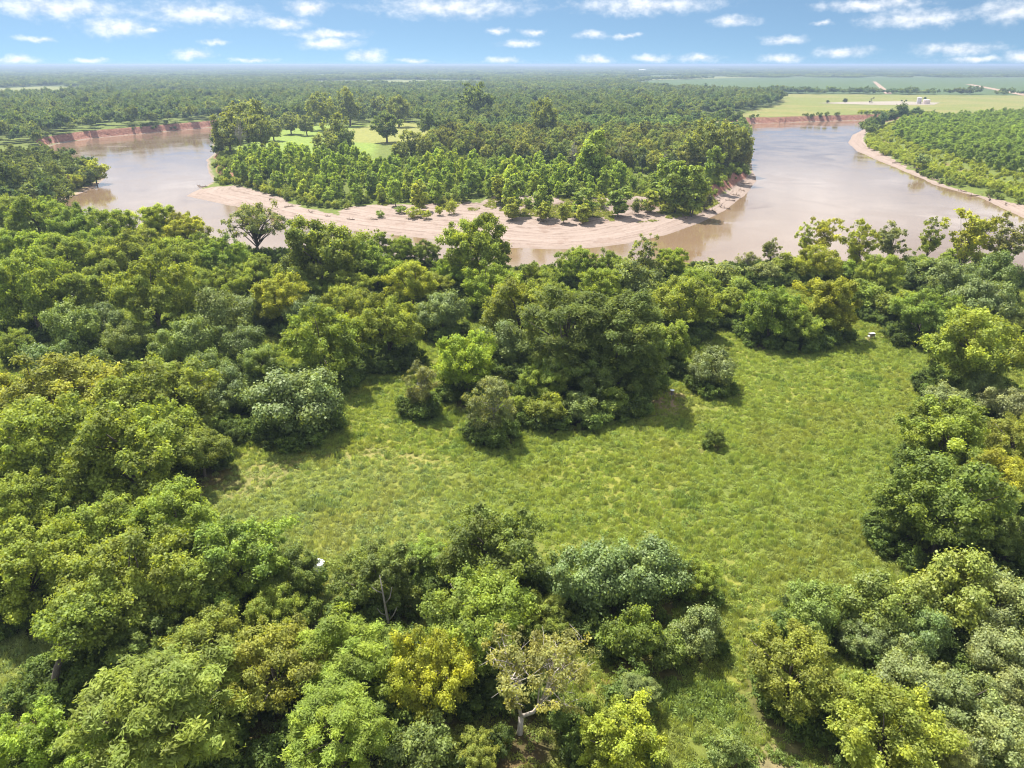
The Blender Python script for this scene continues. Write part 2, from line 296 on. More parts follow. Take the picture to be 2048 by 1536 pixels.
# ------------------------------------------------------------------ near trees read from the photograph:
# (kind, centre u, centre v, half width in points, tint, height factor, label)
TINT = {'Y': (.275,.320,.046), 'L': (.215,.312,.048), 'O': (.195,.255,.050), 'G': (.150,.228,.050), 'D': (.105,.165,.046),
        'B': (.138,.208,.082), 'P': (.190,.238,.105), 'R': (.208,.265,.052), 'T': (.235,.255,.095), 'M': (.190,.265,.048),
        'A': (.285,.318,.042), 'S': (.180,.205,.110)}
TINT = {k: tuple(.72 * a + .28 * b for a, b in zip(c, (.228, .252, .046))) for k, c in TINT.items()}
NEAR = [
 # bottom edge and lower left
 ('elm',70,1500,92,'L',1,'bright lime tree in the bottom left corner'),
 ('elm',205,1525,80,'L',1,'bright lime tree on the bottom edge, second from the left corner'),
 ('leaner',62,1275,80,'M',1,'yellow-green tree on a thick leaning bare trunk at left edge'),
 ('pecan',330,1435,160,'O',1,'broad olive tree with pale leaflets left of the lime tree on bottom edge'),
 ('elm',545,1345,108,'R',1,'yellow-olive round tree left of the bright green feathery pecan'),
 ('elm',255,1175,125,'R',1,'large yellow-olive crown above the dark hollow at lower left'),
 ('elm',55,1140,105,'M',1,'yellow-green crown at left edge above the leaning trunk'),
 ('elm',395,1180,95,'O',1,'olive tree between the dark hollow and the yellow-olive round tree'),
 ('elm',265,905,125,'M',1,'wide green elm touching the left end of the meadow'),
 ('elm',85,890,120,'M',1,'wide green elm at left edge below the rusty mound'),
 ('elm',110,795,122,'R',.8,'low rusty-olive mound of foliage at the left edge'),
 ('twiggy',128,975,52,'S',1,'tan half-bare crown among green elms at left'),
 ('twiggy',190,1020,44,'S',1,'smaller tan half-bare crown just right of the larger one'),
 ('elm',345,1045,92,'M',1,'green elm bordering the meadow beside the bare soil patch'),
 ('elm',480,1120,105,'G',1,'deep green elm at the meadow corner left of the white tank'),
 ('elm',205,1070,88,'M',1,'green crown below the two tan half-bare crowns'),
 ('elm',40,1010,85,'M',1,'green crown at left edge beside the larger tan half-bare crown'),
 ('elm',570,1150,62,'D',1,'dark green tree directly left of the white tank'),
 ('elm',545,1225,58,'O',1,'small olive tree above the yellow-olive round tree'),
 ('shrub',690,1250,46,'L',1,'light green thicket by the small sunny glade'),
 ('shrub',610,1225,34,'G',1,'green shrub on the left rim of the small sunny glade'),
 ('elm',750,1160,86,'D',1,'dark green flat-topped tree behind the grey dead trunk'),
 ('elm',985,1105,108,'D',1,'large dark green tree on the near edge of the meadow'),
 ('elm',960,1240,112,'O',1,'olive round tree between golden tree and vine thicket'),
 ('elm',865,1345,86,'A',1.25,'tall golden-yellow tree in the foreground'),
 ('pecan',695,1330,105,'L',1,'bright green feathery pecan left of the golden-yellow tree'),
 ('pecan',682,1478,108,'L',1,'bright green feathery pecan on the bottom edge'),
 ('shrub',850,1495,70,'B',1,'grey-green thicket on the bottom edge below the golden tree'),
 ('elm',945,1510,50,'R',1,'small brownish-yellow tree on bottom edge beside the pale forked trunk'),
 ('half',1040,1335,108,'T',1,'half-bare tan tree with pale forked trunk in the foreground'),
 ('elm',1232,1485,98,'Y',1,'rounded yellow-lime tree on the bottom edge right of the pale forked trunk'),
 ('pecan',1275,1388,44,'B',1,'small blue-green tree beside the grass lane'),
 ('shrub',1462,1500,46,'B',1,'grey-green bush at the bottom of the grass lane'),
 ('vine',1175,1165,84,'B',1,'vine-draped tree at the left end of the thicket by the meadow'),
 ('vine',1295,1150,80,'B',1,'vine-draped tree in the middle of the thicket by the meadow'),
 ('elm',1392,1155,46,'M',1,'green leafy crown at the right end of the vine thicket'),
 ('shrub',1265,1270,58,'G',1.3,'bright-tipped young tree in front of the vine thicket'),
 ('vine',1398,1262,55,'B',1,'vine mound at the front right corner of the thicket'),
 ('shrub',1330,1300,50,'D',1,'dark green shrub in front of the vine thicket'),
 ('vine',1618,1225,62,'G',1,'lone bright green leafy mound on the near meadow'),
 ('elm',1582,1335,96,'O',1,'olive tree with golden seed clusters beside the grass lane'),
 ('elm',1765,1470,118,'O',1,'olive tree with golden tips at bottom right'),
 ('vine',1810,1355,72,'P',1,'pale vine mound between the golden-seeded tree and right edge'),
 ('vine',1765,1205,70,'G',1,'green vine mound at the lower right meadow corner'),
 ('vine',1905,1185,92,'M',1,'tall yellow-tipped vine mound near the right edge'),
 ('vine',2012,1205,76,'P',1,'pale grey-green vine mound on the right edge below the yellow crown'),
 ('vine',1995,1300,72,'P',1,'pale vine mound on right edge, second below the yellow crown'),
 ('vine',1920,1400,72,'B',1,'blue-green vine mound above the lower right corner'),
 ('vine',2020,1400,62,'P',1,'pale vine mound on right edge, third below the yellow crown'),
 ('vine',2010,1490,74,'P',1,'pale vine mound in the bottom right corner'),
 ('pecan',1905,1510,60,'P',1,'pale feathery tree on bottom edge near the right corner'),
 ('vine',1735,1285,50,'B',.8,'low vine mound behind the lone bright green mound'),
 ('vine',1680,1400,50,'O',.9,'olive vine mound between the two golden-tipped trees'),
 # right side of the meadow
 ('elm',1895,1010,118,'D',1,'massive dark green tree leaning over the right meadow edge'),
 ('elm',1895,880,92,'O',1,'olive crown behind the massive dark tree at right'),
 ('elm',1995,955,68,'A',1,'bright yellow crown on the right edge'),
 ('shrub',1825,1040,50,'D',1.1,'dark bush at the foot of the massive tree at right'),
 ('elm',1955,700,98,'R',1,'big round olive-yellow tree near the right edge'),
 ('vine',1960,758,38,'B',1.5,'blue-grey vine column in front of the round olive-yellow tree'),
 ('vine',1900,808,48,'P',.8,'low pale vine mound left of the blue-grey vine column'),
 ('vine',2015,812,50,'P',.9,'low pale vine mound on right edge below the vine column'),
 ('cedar',1850,838,38,'M',1,'wispy olive shrub on the right meadow edge'),
 ('elm',1848,628,58,'G',1,'mid green tree at the far right meadow corner'),
 ('vine',1960,605,58,'B',1,'grey-green vine mound behind the round olive-yellow tree'),
 ('vine',1985,555,50,'D',1,'dark vine-hung tree near the right edge by the river'),
 ('vine',1900,560,46,'B',1,'vine-hung tree between dark vine tree and round green tree'),
 ('shrub',1790,610,46,'G',.8,'low green thicket behind the far end of the meadow'),
 ('shrub',1728,590,46,'G',.8,'low green thicket beside the golden-topped tree at river'),
 ('elm',1762,550,44,'M',1.1,'round green tree by the river at right'),
 ('shrub',1840,545,40,'B',.8,'low grey-green thicket under the riverside trees'),
 ('vine',2035,640,40,'O',.8,'olive vine mound on right edge behind the round olive tree'),
 # thin trees on the near river bank
 ('river',1613,478,26,'Y',1,'thin pale yellow riverbank tree, left of a close pair'),
 ('river',1652,468,34,'Y',1,'yellow-green riverbank tree, right of a close pair'),
 ('river',1718,488,42,'Y',1.1,'riverbank tree with dead twigs at its top'),
 ('river',1788,482,38,'S',1,'dark grey-green riverbank tree standing alone'),
 ('river',1863,478,31,'M',1.1,'slim yellow-green riverbank tree with open trunk'),
 ('river',1938,478,56,'Y',1,'large yellow riverbank tree near the right edge'),
 ('river',2018,485,50,'S',1,'sparse grey-green riverbank tree leaning at right edge'),
 ('river',1545,500,24,'S',1,'sparse greyish riverbank tree left of the yellow pair'),
 ('twiggy',1497,515,26,'S',1,'twiggy half-bare riverbank bush'),
 ('elm',1652,610,62,'A',1.1,'golden-topped tree at the far meadow edge'),
 ('elm',1545,625,58,'M',1.1,'green tree joined to the golden-topped tree on its left'),
 ('elm',1635,530,46,'Y',1,'yellow-green tree behind the golden-topped tree'),
 ('elm',1600,655,44,'O',.9,'lower olive crown in front of the golden-topped tree'),
 ('vine',1433,738,48,'B',1,'isolated grey-green vine-clad bush right of the dark pecans'),
 # the dark clump in the middle
 ('elm',1368,610,66,'R',1,'olive-yellow tree behind the dark pecan clump'),
 ('pecan',1130,680,100,'D',1.15,'tall dark green pecan in the centre clump, left one'),
 ('pecan',1245,680,100,'D',1.15,'tall dark green pecan in the centre clump, right one'),
 ('elm',1338,688,50,'M',1.1,'yellow-green tree on the right flank of the dark pecans'),
 ('elm',1040,625,78,'M',1.05,'yellow-green tree behind left of the dark pecans'),
 ('vine',1010,690,52,'B',1,'silvery shrubby tree between bright green tree and dark pecans'),
 ('elm',1150,528,40,'M',1,'green riverbank tree by the right tail of the sandbar'),
 ('elm',1215,532,36,'G',1,'small green riverbank tree with pale leaves'),
 ('river',1292,520,40,'P',1,'pale thin-leaved riverbank tree above the dark pecans'),
 ('elm',1345,525,34,'L',1,'bright green riverbank tree above the olive-yellow tree'),
 ('shrub',1270,560,48,'B',1,'grey-green thicket on the bank above the dark pecans'),
 ('shrub',1430,555,50,'P',.8,'pale brushy thicket along the river left of the yellow pair'),
 ('shrub',1490,590,46,'G',.8,'green brushy thicket left of the golden-topped tree'),
 ('elm',1455,610,42,'M',.9,'dark-centred green tree left of the golden-topped tree'),
 ('elm',950,500,70,'M',1.15,'tall open green tree on the near bank against the sandbar'),
 ('elm',905,545,40,'L',1,'small round lime tree at the foot of the tall open bank tree'),
 ('elm',985,575,56,'L',1,'lime tree right of the small round lime tree'),
 ('elm',822,572,55,'Y',1.05,'round yellow-green tree left of the small lime tree'),
 ('elm',640,515,88,'G',1.05,'broad dark green tree by the river right of the spreading tree'),
 ('elm',715,520,58,'G',1,'green tree behind the right side of the broad dark tree'),
 ('spread',508,448,72,'S',1,'airy spreading tree with visible branches beside the water'),
 ('elm',800,500,32,'M',1,'small green bank tree left of the tall open tree'),
 ('elm',850,505,28,'D',1,'small dark bank tree touching the tall open tree'),
 ('river',762,488,28,'M',1,'light leafy bank tree below the pinkish sand'),
 ('elm',560,600,58,'A',1,'golden-green tree in the left woods'),
 ('elm',705,580,46,'O',1,'olive crown between the broad dark tree and the paired round trees'),
 ('elm',775,655,66,'M',1.15,'large round yellow-green tree at the meadow head'),
 ('elm',695,625,58,'O',1.1,'olive twin standing behind the large round yellow-green tree'),
 ('elm',640,685,80,'O',1.1,'big olive tree behind the bluish vine mound'),
 ('vine',610,630,42,'B',1,'grey-green vine crown behind the big olive tree'),
 ('vine',885,628,50,'B',1,'grey-blue tree behind the bright green meadow tree'),
 ('elm',935,725,64,'L',1.15,'bright green tree standing forward at the meadow head'),
 ('cedar',840,772,38,'S',1.1,'sparse grey shrub left of the bright green meadow tree'),
 ('cedar',985,805,50,'S',1.1,'sparse grey shrub right of the bright green meadow tree'),
 ('elm',1028,815,28,'L',1.1,'small bright green tree behind the sparse grey shrub'),
 ('shrub',1092,818,40,'O',1,'olive bush at the foot of the dark pecans'),
 ('shrub',1160,815,42,'B',.9,'blue-green bush at the foot of the dark pecans, middle'),
 ('shrub',1230,800,42,'G',.8,'dark low bush at the foot of the dark pecans, right end'),
 ('shrub',1432,876,21,'D',1.1,'lone dark bush out in the open meadow'),
 # left woods
 ('vine',585,800,90,'B',.85,'broad bluish vine mound at the meadow edge'),
 ('vine',455,785,50,'B',1,'vine mound left of the broad bluish one'),
 ('vine',520,725,40,'G',1,'vine mound behind the broad bluish one'),
 ('elm',318,800,106,'O',1,'large round olive-yellow tree left of the vine mounds'),
 ('vine',365,690,58,'G',1,'bright-edged vine mound above the olive-yellow tree'),
 ('vine',252,680,42,'G',1,'vine mound on the left side of the bright-edged one'),
 ('vine',195,740,40,'D',1,'dark vine mound beside the sunny grass strip at left'),
 ('vine',145,660,58,'G',1,'vine-hung tree by the grassy gap at the left'),
 ('elm',30,690,38,'G',1,'small tree at left edge in the grassy gap'),
 ('vine',95,725,48,'B',1,'grey-green vine mound at left below the grassy gap'),
 ('vine',215,640,38,'B',1,'vine mound behind the grassy gap at the left'),
 ('elm',305,592,80,'O',1.1,'large dark olive dome in the left woods'),
 ('elm',58,580,78,'M',1.15,'tall olive-green tree at left edge above the grassy gap'),
 ('elm',158,595,62,'G',1,'rounded tree between left edge tree and dark olive dome'),
 ('vine',440,635,58,'D',1,'dark vine tangle right of the dark olive dome'),
 ('vine',500,625,42,'B',1,'grey-green vine crown left of the golden-green tree'),
 ('vine',480,690,48,'D',1,'shadowed vine mound left of the big olive tree'),
 ('elm',245,515,60,'O',1,'olive crown behind the dark olive dome'),
 ('elm',350,525,58,'O',1,'yellowish crown in the second row of left woods'),
 ('elm',445,520,50,'G',1,'dark-sided green tree in front of the spreading tree'),
 ('elm',135,515,52,'M',1,'green crown in the left woods behind the rounded tree'),
 ('elm',40,505,56,'M',1,'green crown at left edge, third row of the woods'),
 ('elm',75,440,58,'M',1,'leafy crown at far left beside the river mud'),
 ('elm',10,430,45,'G',1,'crown at the left edge nearest the river mud'),
 ('elm',150,455,48,'G',1,'crown in the left woods overlooking the muddy shallows'),
 ('elm',225,458,46,'L',1,'bright crown pointing up against the water at left'),
 ('elm',310,448,46,'Y',1,'flat-topped bright yellow crown against the water'),
 ('elm',372,462,42,'Y',1,'pointed yellow crown against the water, nearest the spreading tree'),
 ('elm',285,490,42,'M',1,'crown in front of the flat-topped yellow one'),
 ('elm',400,500,38,'M',1,'crown in front of the pointed yellow one'),
 ('elm',185,495,42,'M',1,'crown behind the olive one in the left woods'),
 ('elm',515,545,40,'M',1,'green crown between golden-green tree and spreading tree'),
 ('shrub',155,425,14,'D',1.4,'small dark pointed sapling against the water at left'),
 ('elm',100,560,40,'M',1,'green crown right of the tall tree at left edge'),
 ('elm',400,570,44,'O',1,'olive crown right of the dark olive dome'),

 ('elm',1185,745,66,'D',1,'dark leafy mass at the front of the central pecan clump, middle'),
 ('elm',1100,760,54,'G',1,'green leafy mass at the front of the central pecan clump, left'),
 ('elm',1275,745,56,'D',1,'dark leafy mass at the front of the central pecan clump, right'),
 ('shrub',1580,532,34,'M',.8,'riverbank bush under the thin pale yellow tree'),
 ('shrub',1690,540,34,'G',.8,'riverbank bush right of the close pair of thin trees'),
 ('shrub',1832,528,32,'G',.8,'riverbank bush between the grey-green and slim yellow-green trees'),
 ('shrub',1895,522,32,'M',.8,'riverbank bush left of the large yellow riverbank tree'),
 ('shrub',1985,528,38,'B',.8,'riverbank bush right of the large yellow riverbank tree'),
 ('shrub',1530,545,34,'P',.8,'pale riverbank bush left of the thin pale yellow tree'),
 ('elm',1075,565,46,'M',1,'yellow-green crown between the lime tree and the dark pecans'),
 ('elm',1395,575,44,'M',1,'green crown on the bank between pale brush and olive-yellow tree'),
 ('elm',1110,600,44,'O',1,'olive crown peeping over the left dark pecan'),
 ('elm',1200,575,46,'M',1,'yellow-green crown behind the dark pecans, centre'),
 ('elm',755,545,42,'M',1,'green crown right of the broad dark riverside tree'),
 ('elm',870,575,36,'O',1,'olive crown between round yellow-green tree and small lime tree'),
 ('elm',620,585,40,'G',1,'green crown right of the golden-green tree'),
 ('elm',460,570,42,'M',1,'yellowish crown left of the golden-green tree'),
 ('elm',15,560,45,'O',1,'olive crown at left edge above the tall tree'),
 ('elm',205,560,44,'M',1,'green crown left of the dark olive dome'),
 ('vine',410,740,44,'G',1,'vine mound right of the large olive-yellow tree'),
 ('elm',150,990,70,'O',1,'olive crown behind the tan half-bare crowns'),
 ('elm',400,905,60,'G',.9,'green tree at the leftmost tongue of the meadow'),
 ('elm',300,1290,80,'D',.8,'shaded tree in the dark hollow at lower left'),
 ('elm',420,1290,80,'O',1,'olive tree below the deep green meadow-corner elm'),
 ('elm',850,1120,56,'G',.8,'green low tree between the flat-topped and the large dark tree'),
 ('elm',1085,1235,56,'O',.9,'olive low tree left of the vine thicket'),
 ('shrub',800,1290,50,'G',1,'green bush at the foot of the grey dead trunk'),
 ('elm',2030,880,60,'O',1,'olive crown on right edge above the bright yellow crown'),
 ('elm',2020,1080,60,'D',1,'dark crown on right edge below the bright yellow crown'),
 ('vine',1850,1270,56,'B',1,'blue-green vine mound under the yellow-tipped vine mound'),
]
random.seed(7); RNG = np.random.default_rng(7)

# shape of each kind: nominal crown radius, vertical half height, clearance under the crown
SHAPE = {'elm': (6.0, 5.2, 0.5), 'pecan': (7.0, 6.2, 0.6), 'vine': (4.6, 4.0, 0.0), 'shrub': (3.0, 2.6, 0.1), 'cedar': (2.6, 3.3, 0.2),
         'river': (4.6, 5.8, 0.7), 'spread': (8.0, 5.6, 2.2), 'half': (6.4, 5.2, 4.6), 'twiggy': (3.6, 3.0, 1.5), 'leaner': (4.6, 2.6, 5.6),
         'cotton': (2.5, 5.4, -0.5), 'bankwood': (5.2, 6.2, 0.2), 'willow': (2.2, 2.6, -.3), 'vinetrunk': (2.0, 6.5, 0.0), 'dead': (4.0, 5.5, 4.0)}
GROW = {'elm': 1.08, 'pecan': 1.08, 'vine': 1.08, 'shrub': 1.08, 'leaner': 1.15, 'half': 1.12, 'bankwood': 1.15, 'cotton': 1.25, 'willow': 1.3, 'river': 1.15, 'cedar': 1.15}
def solve(kind, u, v, r, hz=1.0, zoff=0.0):
    R0, A0, c0 = SHAPE[kind]; R = 6.0; gz = zoff
    for _ in range(14):
        s = R / R0
        zc_ = gz + (A0 + c0) * s * hz
        x, y = at(u, v, zc_)
        depth = to_px(x, y, zc_)[2]
        R = 0.5 * R + 0.5 * r * GROW.get(kind, 1.0) * depth / FPX
        gz = float(ground_z(x, y)[0])
        if zoff == 0.0: gz = max(gz, -.6)
    return float(x), float(y), gz, R / R0
NEAR_POS = [solve(k, u, v, r, hz) for (k, u, v, r, t, hz, l) in NEAR]
NP_XY = np.array([(p[0], p[1]) for p in NEAR_POS]); NP_R = np.array([p[3] * SHAPE[n[0]][0] for p, n in zip(NEAR_POS, NEAR)])

# ------------------------------------------------------------------ materials
def mat(name):
    m = bpy.data.materials.new(name); m.use_nodes = True; m.node_tree.nodes.clear(); return m, NT(m.node_tree)
def surf(t, sh, disp=None):
    t.n('ShaderNodeOutputMaterial', ins={'Surface': sh})
def principled(t, **k):
    return t.n('ShaderNodeBsdfPrincipled', ins={kk.replace('_', ' '): v for kk, v in k.items()})
def leaf_mat(name, mode, gloss=0.012, trans=0.42, rough=0.6):
    m, t = mat(name)
    if mode == 'object': tint = t.n('ShaderNodeObjectInfo').outputs['Color']
    else: tint = t.n('ShaderNodeAttribute', attribute_type='INSTANCER', attribute_name='tint').outputs['Color']
    lc = t.n('ShaderNodeAttribute', attribute_name='lc').outputs['Color']
    c = t.mix(1.0, tint, lc, 'MULTIPLY')
    cd = t.n('ShaderNodeBsdfDiffuse', ins={'Color': c})
    ct = t.n('ShaderNodeBsdfTranslucent', ins={'Color': t.mix(1.0, c, (1.75, 1.6, 0.62), 'MULTIPLY')})
    s = t.n('ShaderNodeMixShader', ins={0: trans, 1: cd.outputs[0], 2: ct.outputs[0]}).outputs[0]
    g = t.n('ShaderNodeBsdfGlossy', ins={'Color': (1, 1, 1, 1), 'Roughness': rough})
    s = t.n('ShaderNodeMixShader', ins={0: gloss, 1: s, 2: g.outputs[0]}).outputs[0]
    surf(t, s); return m
LEAF = leaf_mat('leaf', 'object'); LEAF_VINE = leaf_mat('vine_leaf', 'object', 0.022, 0.32, 0.55); LEAF_I = leaf_mat('leaf_scattered', 'inst', 0.008, 0.40, 0.6)
WEED_I = leaf_mat('weed', 'inst', 0.006, 0.45, 0.6)
def bark_mat(name, a, b, sc=3.0):
    m, t = mat(name); tcn = t.n('ShaderNodeTexCoord').outputs['Object']
    n = t.noise(t.vmath('MULTIPLY', tcn, (1, 1, .25)), sc * 4, 5, 0.65)
    bmp = t.n('ShaderNodeBump', ins={'Strength': 0.6, 'Distance': 0.04, 'Height': n})
    surf(t, principled(t, Base_Color=t.ramp(n, [(0.3, a), (0.7, b)]), Roughness=0.9, Normal=bmp.outputs[0]).outputs[0]); return m
BARK = bark_mat('bark', (.055, .042, .032), (.15, .125, .1)); BARK_PALE = bark_mat('pale_bark', (.24, .205, .17), (.52, .47, .41), 2.0)
BARK_GREY = bark_mat('grey_dead_wood', (.16, .14, .125), (.36, .33, .30), 2.0)
def plain(name, c, rough=0.6, metal=0.0, var=0.25, sc=2.0):
    m, t = mat(name); tcn = t.n('ShaderNodeTexCoord').outputs['Object']
    n = t.noise(tcn, sc, 5, 0.6)
    cc = t.mix(n, tuple(x * (1 - var) for x in c), tuple(min(1, x * (1 + var)) for x in c))
    surf(t, principled(t, Base_Color=cc, Roughness=rough, Metallic=metal).outputs[0]); return m

# ground: zone colours come with the terrain, grain and deposition lines from the shader
GROUND, t = mat('ground')
pos = t.n('ShaderNodeNewGeometry')
P_ = pos.outputs['Position']; nz = t.n('ShaderNodeSeparateXYZ', ins={0: pos.outputs['Normal']}).outputs[2]
zone = t.n('ShaderNodeAttribute', attribute_name='zone'); sdn = t.n('ShaderNodeAttribute', attribute_name='sd').outputs['Fac']
sand = t.n('ShaderNodeAttribute', attribute_name='sand').outputs['Fac']
n1 = t.noise(P_, 0.22, 6, 0.62); n2 = t.noise(P_, 1.6, 6, 0.7); n3 = t.noise(P_, 0.045, 4, 0.55)
veg = t.mix(1.0, zone.outputs['Color'], t.ramp(n2, [(0.25, (.62, .62, .62)), (0.75, (1.42, 1.4, 1.3))]), 'MULTIPLY')
veg = t.mix(1.0, veg, t.ramp(n1, [(0.3, (.74, .8, .8)), (0.7, (1.22, 1.16, 1.05))]), 'MULTIPLY')
# sand: strand lines that follow the waterline, damp margin, drift stains
lineco = t.n('ShaderNodeCombineXYZ', ins={0: t.math('MULTIPLY', sdn, 0.55), 1: t.math('MULTIPLY', n3, 5.0), 2: t.math('MULTIPLY', n1, 0.8)}).outputs[0]
strand = t.noise(lineco, 1.0, 5, 0.7)
sc_ = t.ramp(strand, [(0.30, (.118, .082, .064)), (0.44, (.23, .178, .15)), (0.62, (.275, .22, .19)), (0.76, (.188, .14, .115))])
sc_ = t.mix(1.0, sc_, t.ramp(n2, [(0.3, (.86, .85, .84)), (0.7, (1.08, 1.08, 1.08))]), 'MULTIPLY')
sc_ = t.mix(t.smooth(t.noise(P_, 0.09, 5, 0.65), 0.56, 0.70, 0, 0.55), sc_, (.16, .106, .08))
damp = t.smooth(t.math('MULTIPLY_ADD', n1, 6.0, sdn), 3.0, 9.0, 1.0, 0.0)
sc_ = t.mix(t.math('MULTIPLY', damp, 0.6), sc_, (.20, .155, .13))
smask = t.smooth(t.math('ADD', sand, t.math('MULTIPLY', t.math('SUBTRACT', n1, 0.5), 0.9)), 0.40, 0.60)
cc = t.mix(smask, veg, sc_)
# steep earth of the cut banks shows red
bank = t.ramp(t.noise(t.vmath('MULTIPLY', P_, (1, 1, 2.2)), 0.35, 6, 0.7), [(0.3, (.13, .055, .04)), (0.5, (.23, .105, .072)), (0.72, (.36, .215, .155))])
steep = t.smooth(t.math('ADD', nz, t.math('MULTIPLY', t.math('SUBTRACT', n2, 0.5), 0.22)), 0.80, 0.93, 1.0, 0.0)
near_r = t.smooth(sdn, 26.0, 44.0, 1.0, 0.0)
cc = t.mix(t.math('MULTIPLY', steep, near_r), cc, bank)
gb = t.n('ShaderNodeBump', ins={'Strength': 0.7, 'Distance': 0.25, 'Height': n2})
surf(t, principled(t, Base_Color=cc, Roughness=0.95, Normal=gb.outputs[0], **{'Specular_IOR_Level': 0.15}).outputs[0])

WATER, t = mat('muddy_water')
P_ = t.n('ShaderNodeNewGeometry').outputs['Position']
w1 = t.noise(t.vmath('MULTIPLY', P_, (1, 1, 0)), 0.55, 3, 0.5, 0.3); w2 = t.noise(P_, 0.035, 4, 0.55, 0.8)
bp = t.n('ShaderNodeBump', ins={'Strength': 0.10, 'Distance': 0.08, 'Height': w1})
wc = t.mix(w2, (.155, .099, .057), (.185, .128, .083))
surf(t, principled(t, Base_Color=wc, Roughness=t.smooth(w2, 0.3, 0.7, 0.04, 0.16), IOR=1.48, Normal=bp.outputs[0]).outputs[0])

def field_mat(name, a, b, rows=None):
    m, t = mat(name); p = t.n('ShaderNodeNewGeometry').outputs['Position']
    n = t.noise(t.vmath('MULTIPLY', p, (1, .35, 1)), 0.012, 5, 0.6); n2 = t.noise(p, 0.35, 4, 0.7)
    c = t.mix(n, a, b); c = t.mix(1.0, c, t.ramp(n2, [(0.3, (.8, .82, .8)), (0.7, (1.2, 1.18, 1.1))]), 'MULTIPLY')
    if rows:
        w = t.n('ShaderNodeTexWave', ins={'Vector': p, 'Scale': rows, 'Distortion': 2.0, 'Detail': 2.0}); w.bands_direction = 'Y'
        c = t.mix(0.25, c, t.mix(1.0, c, w.outputs['Color'], 'MULTIPLY'))
    surf(t, principled(t, Base_Color=c, Roughness=0.95, **{'Specular_IOR_Level': 0.1}).outputs[0]); return m

# ------------------------------------------------------------------ ground sheet
SAND_BAR = poly_px([(428,370),(470,373),(520,383),(560,393),(600,410),(640,418),(672,426),(690,413),(760,408),(820,412),(900,411),(960,417),
  (1010,409),(1060,414),(1130,417),(1190,415),(1250,413),(1300,412),(1350,417),(1392,407),(1424,395),(1452,381),(1482,356),(1500,344),
  (1530,345),(1540,370),(1500,430),(1400,480),(1250,530),(1080,545),(950,530),(700,500),(500,460),(330,400),(390,372)], -5.0)
SAND_RIGHT = poly_px([(1748,256),(1728,268),(1726,280),(1740,294),(1785,316),(1845,347),(1905,371),(1965,387),(2048,408),(2250,470),(2500,570),
  (2500,640),(2250,540),(2048,470),(1880,400),(1780,360),(1690,320),(1670,285),(1690,262),(1730,250)], -5.0)
MUD_LEFT = poly_px([(60,412),(110,398),(150,384),(182,364),(205,360),(225,372),(190,395),(120,430),(80,440)], -6.0)
BARE = [poly_px(p) for p in (
  [(405,985),(430,950),(520,925),(620,905),(560,965),(470,995)], [(640,905),(720,893),(860,905),(905,940),(870,935),(780,915),(680,918)],
  [(1300,808),(1322,784),(1372,786),(1372,806),(1335,822)], [(1715,676),(1742,668),(1765,674),(1755,682),(1725,682)],
  [(1490,1536),(1500,1480),(1560,1475),(1640,1536),(1600,1600),(1500,1600)], [(1215,1340),(1250,1330),(1255,1370),(1215,1380)],
  [(1010,1560),(1040,1470),(1110,1480),(1130,1560)], [(490,1520),(520,1460),(570,1455),(560,1500)], [(380,960),(420,940),(420,1010),(395,1020)])]
PEN_GREEN = poly_px([(462,302),(540,264),(640,250),(740,252),(760,278),(740,330),(600,345),(490,328)], -.5)
PEN_GOLD = poly_px([(690,262),(780,244),(860,250),(880,272),(800,290),(690,285)], -.5)
PASTURE = poly_px([(1300,250),(1440,237),(1480,226),(1560,208),(1560,188),(2400,193),(2400,236),(1800,238),(1640,240),(1500,246)])
TRAILS = [poly_px(q) for q in ([(905,945),(1000,950),(1080,975),(1150,925),(1200,888),(1290,855)], [(1290,838),(1360,818),(1440,806)], [(1296,845),(1366,825),(1446,812)], [(1010,1000),(1080,1090),(1200,1160)])]
def axis(segs, ends):
    out = []
    for a, b, st in segs: out.append(np.arange(a, b, st))
    c = np.concatenate(out + [[segs[-1][1]]])
    lo, hi = [c[0]], [c[-1]]; s0, s1 = segs[0][2], segs[-1][2]
    while lo[-1] > ends[0]: s0 *= 1.17; lo.append(lo[-1] - s0)
    while hi[-1] < ends[1]: s1 *= 1.17; hi.append(hi[-1] + s1)
    return np.concatenate([lo[:0:-1], c, hi[1:]])
gx = axis([(-580, 640, 2.6)], (-26000, 26000))
gy = axis([(30, 230, 2.4), (230, 520, 1.8), (520, 1300, 3.3), (1300, 1900, 8)], (-700, 27000))
X, Y = np.meshgrid(gx, gy); X = X.ravel(); Y = Y.ravel()
Z, SD = terrain(X, Y)
nxg, nyg = len(gx), len(gy)
ii = (np.arange(nyg - 1)[:, None] * nxg + np.arange(nxg - 1)[None, :]).ravel()
GF = np.stack([ii, ii + 1, ii + nxg + 1, ii + nxg], 1)
gme = mesh_np('ground', np.stack([X, Y, Z], 1), GF, GROUND, True)
def mask(poly, soft, wob=3.0):
    o = np.zeros(X.shape); m = (X > poly[:, 0].min() - 60) & (X < poly[:, 0].max() + 60) & (Y > poly[:, 1].min() - 60) & (Y < poly[:, 1].max() + 60)
    if m.any(): o[m] = 1 - sstep(-soft, soft, edge_dist(poly, X[m], Y[m]) + (vnoise(X[m], Y[m], 6.0, 5, 3) - 0.5) * 2 * wob)
    return o[:, None]
zone = np.tile(np.array([[.10, .125, .028]]), (len(X), 1))
def lay(m, c):
    global zone
    zone = zone * (1 - m) + np.array([c]) * m
patch = sstep(.42, .62, vnoise(X, Y, 22.0, 41, 3))[:, None]; lay(patch * (np.hypot(X, Y) < 260)[:, None], (.16, .168, .038))
far_w = sstep(900, 1500, np.hypot(X, Y))[:, None]; lay(far_w, (.075, .10, .036))
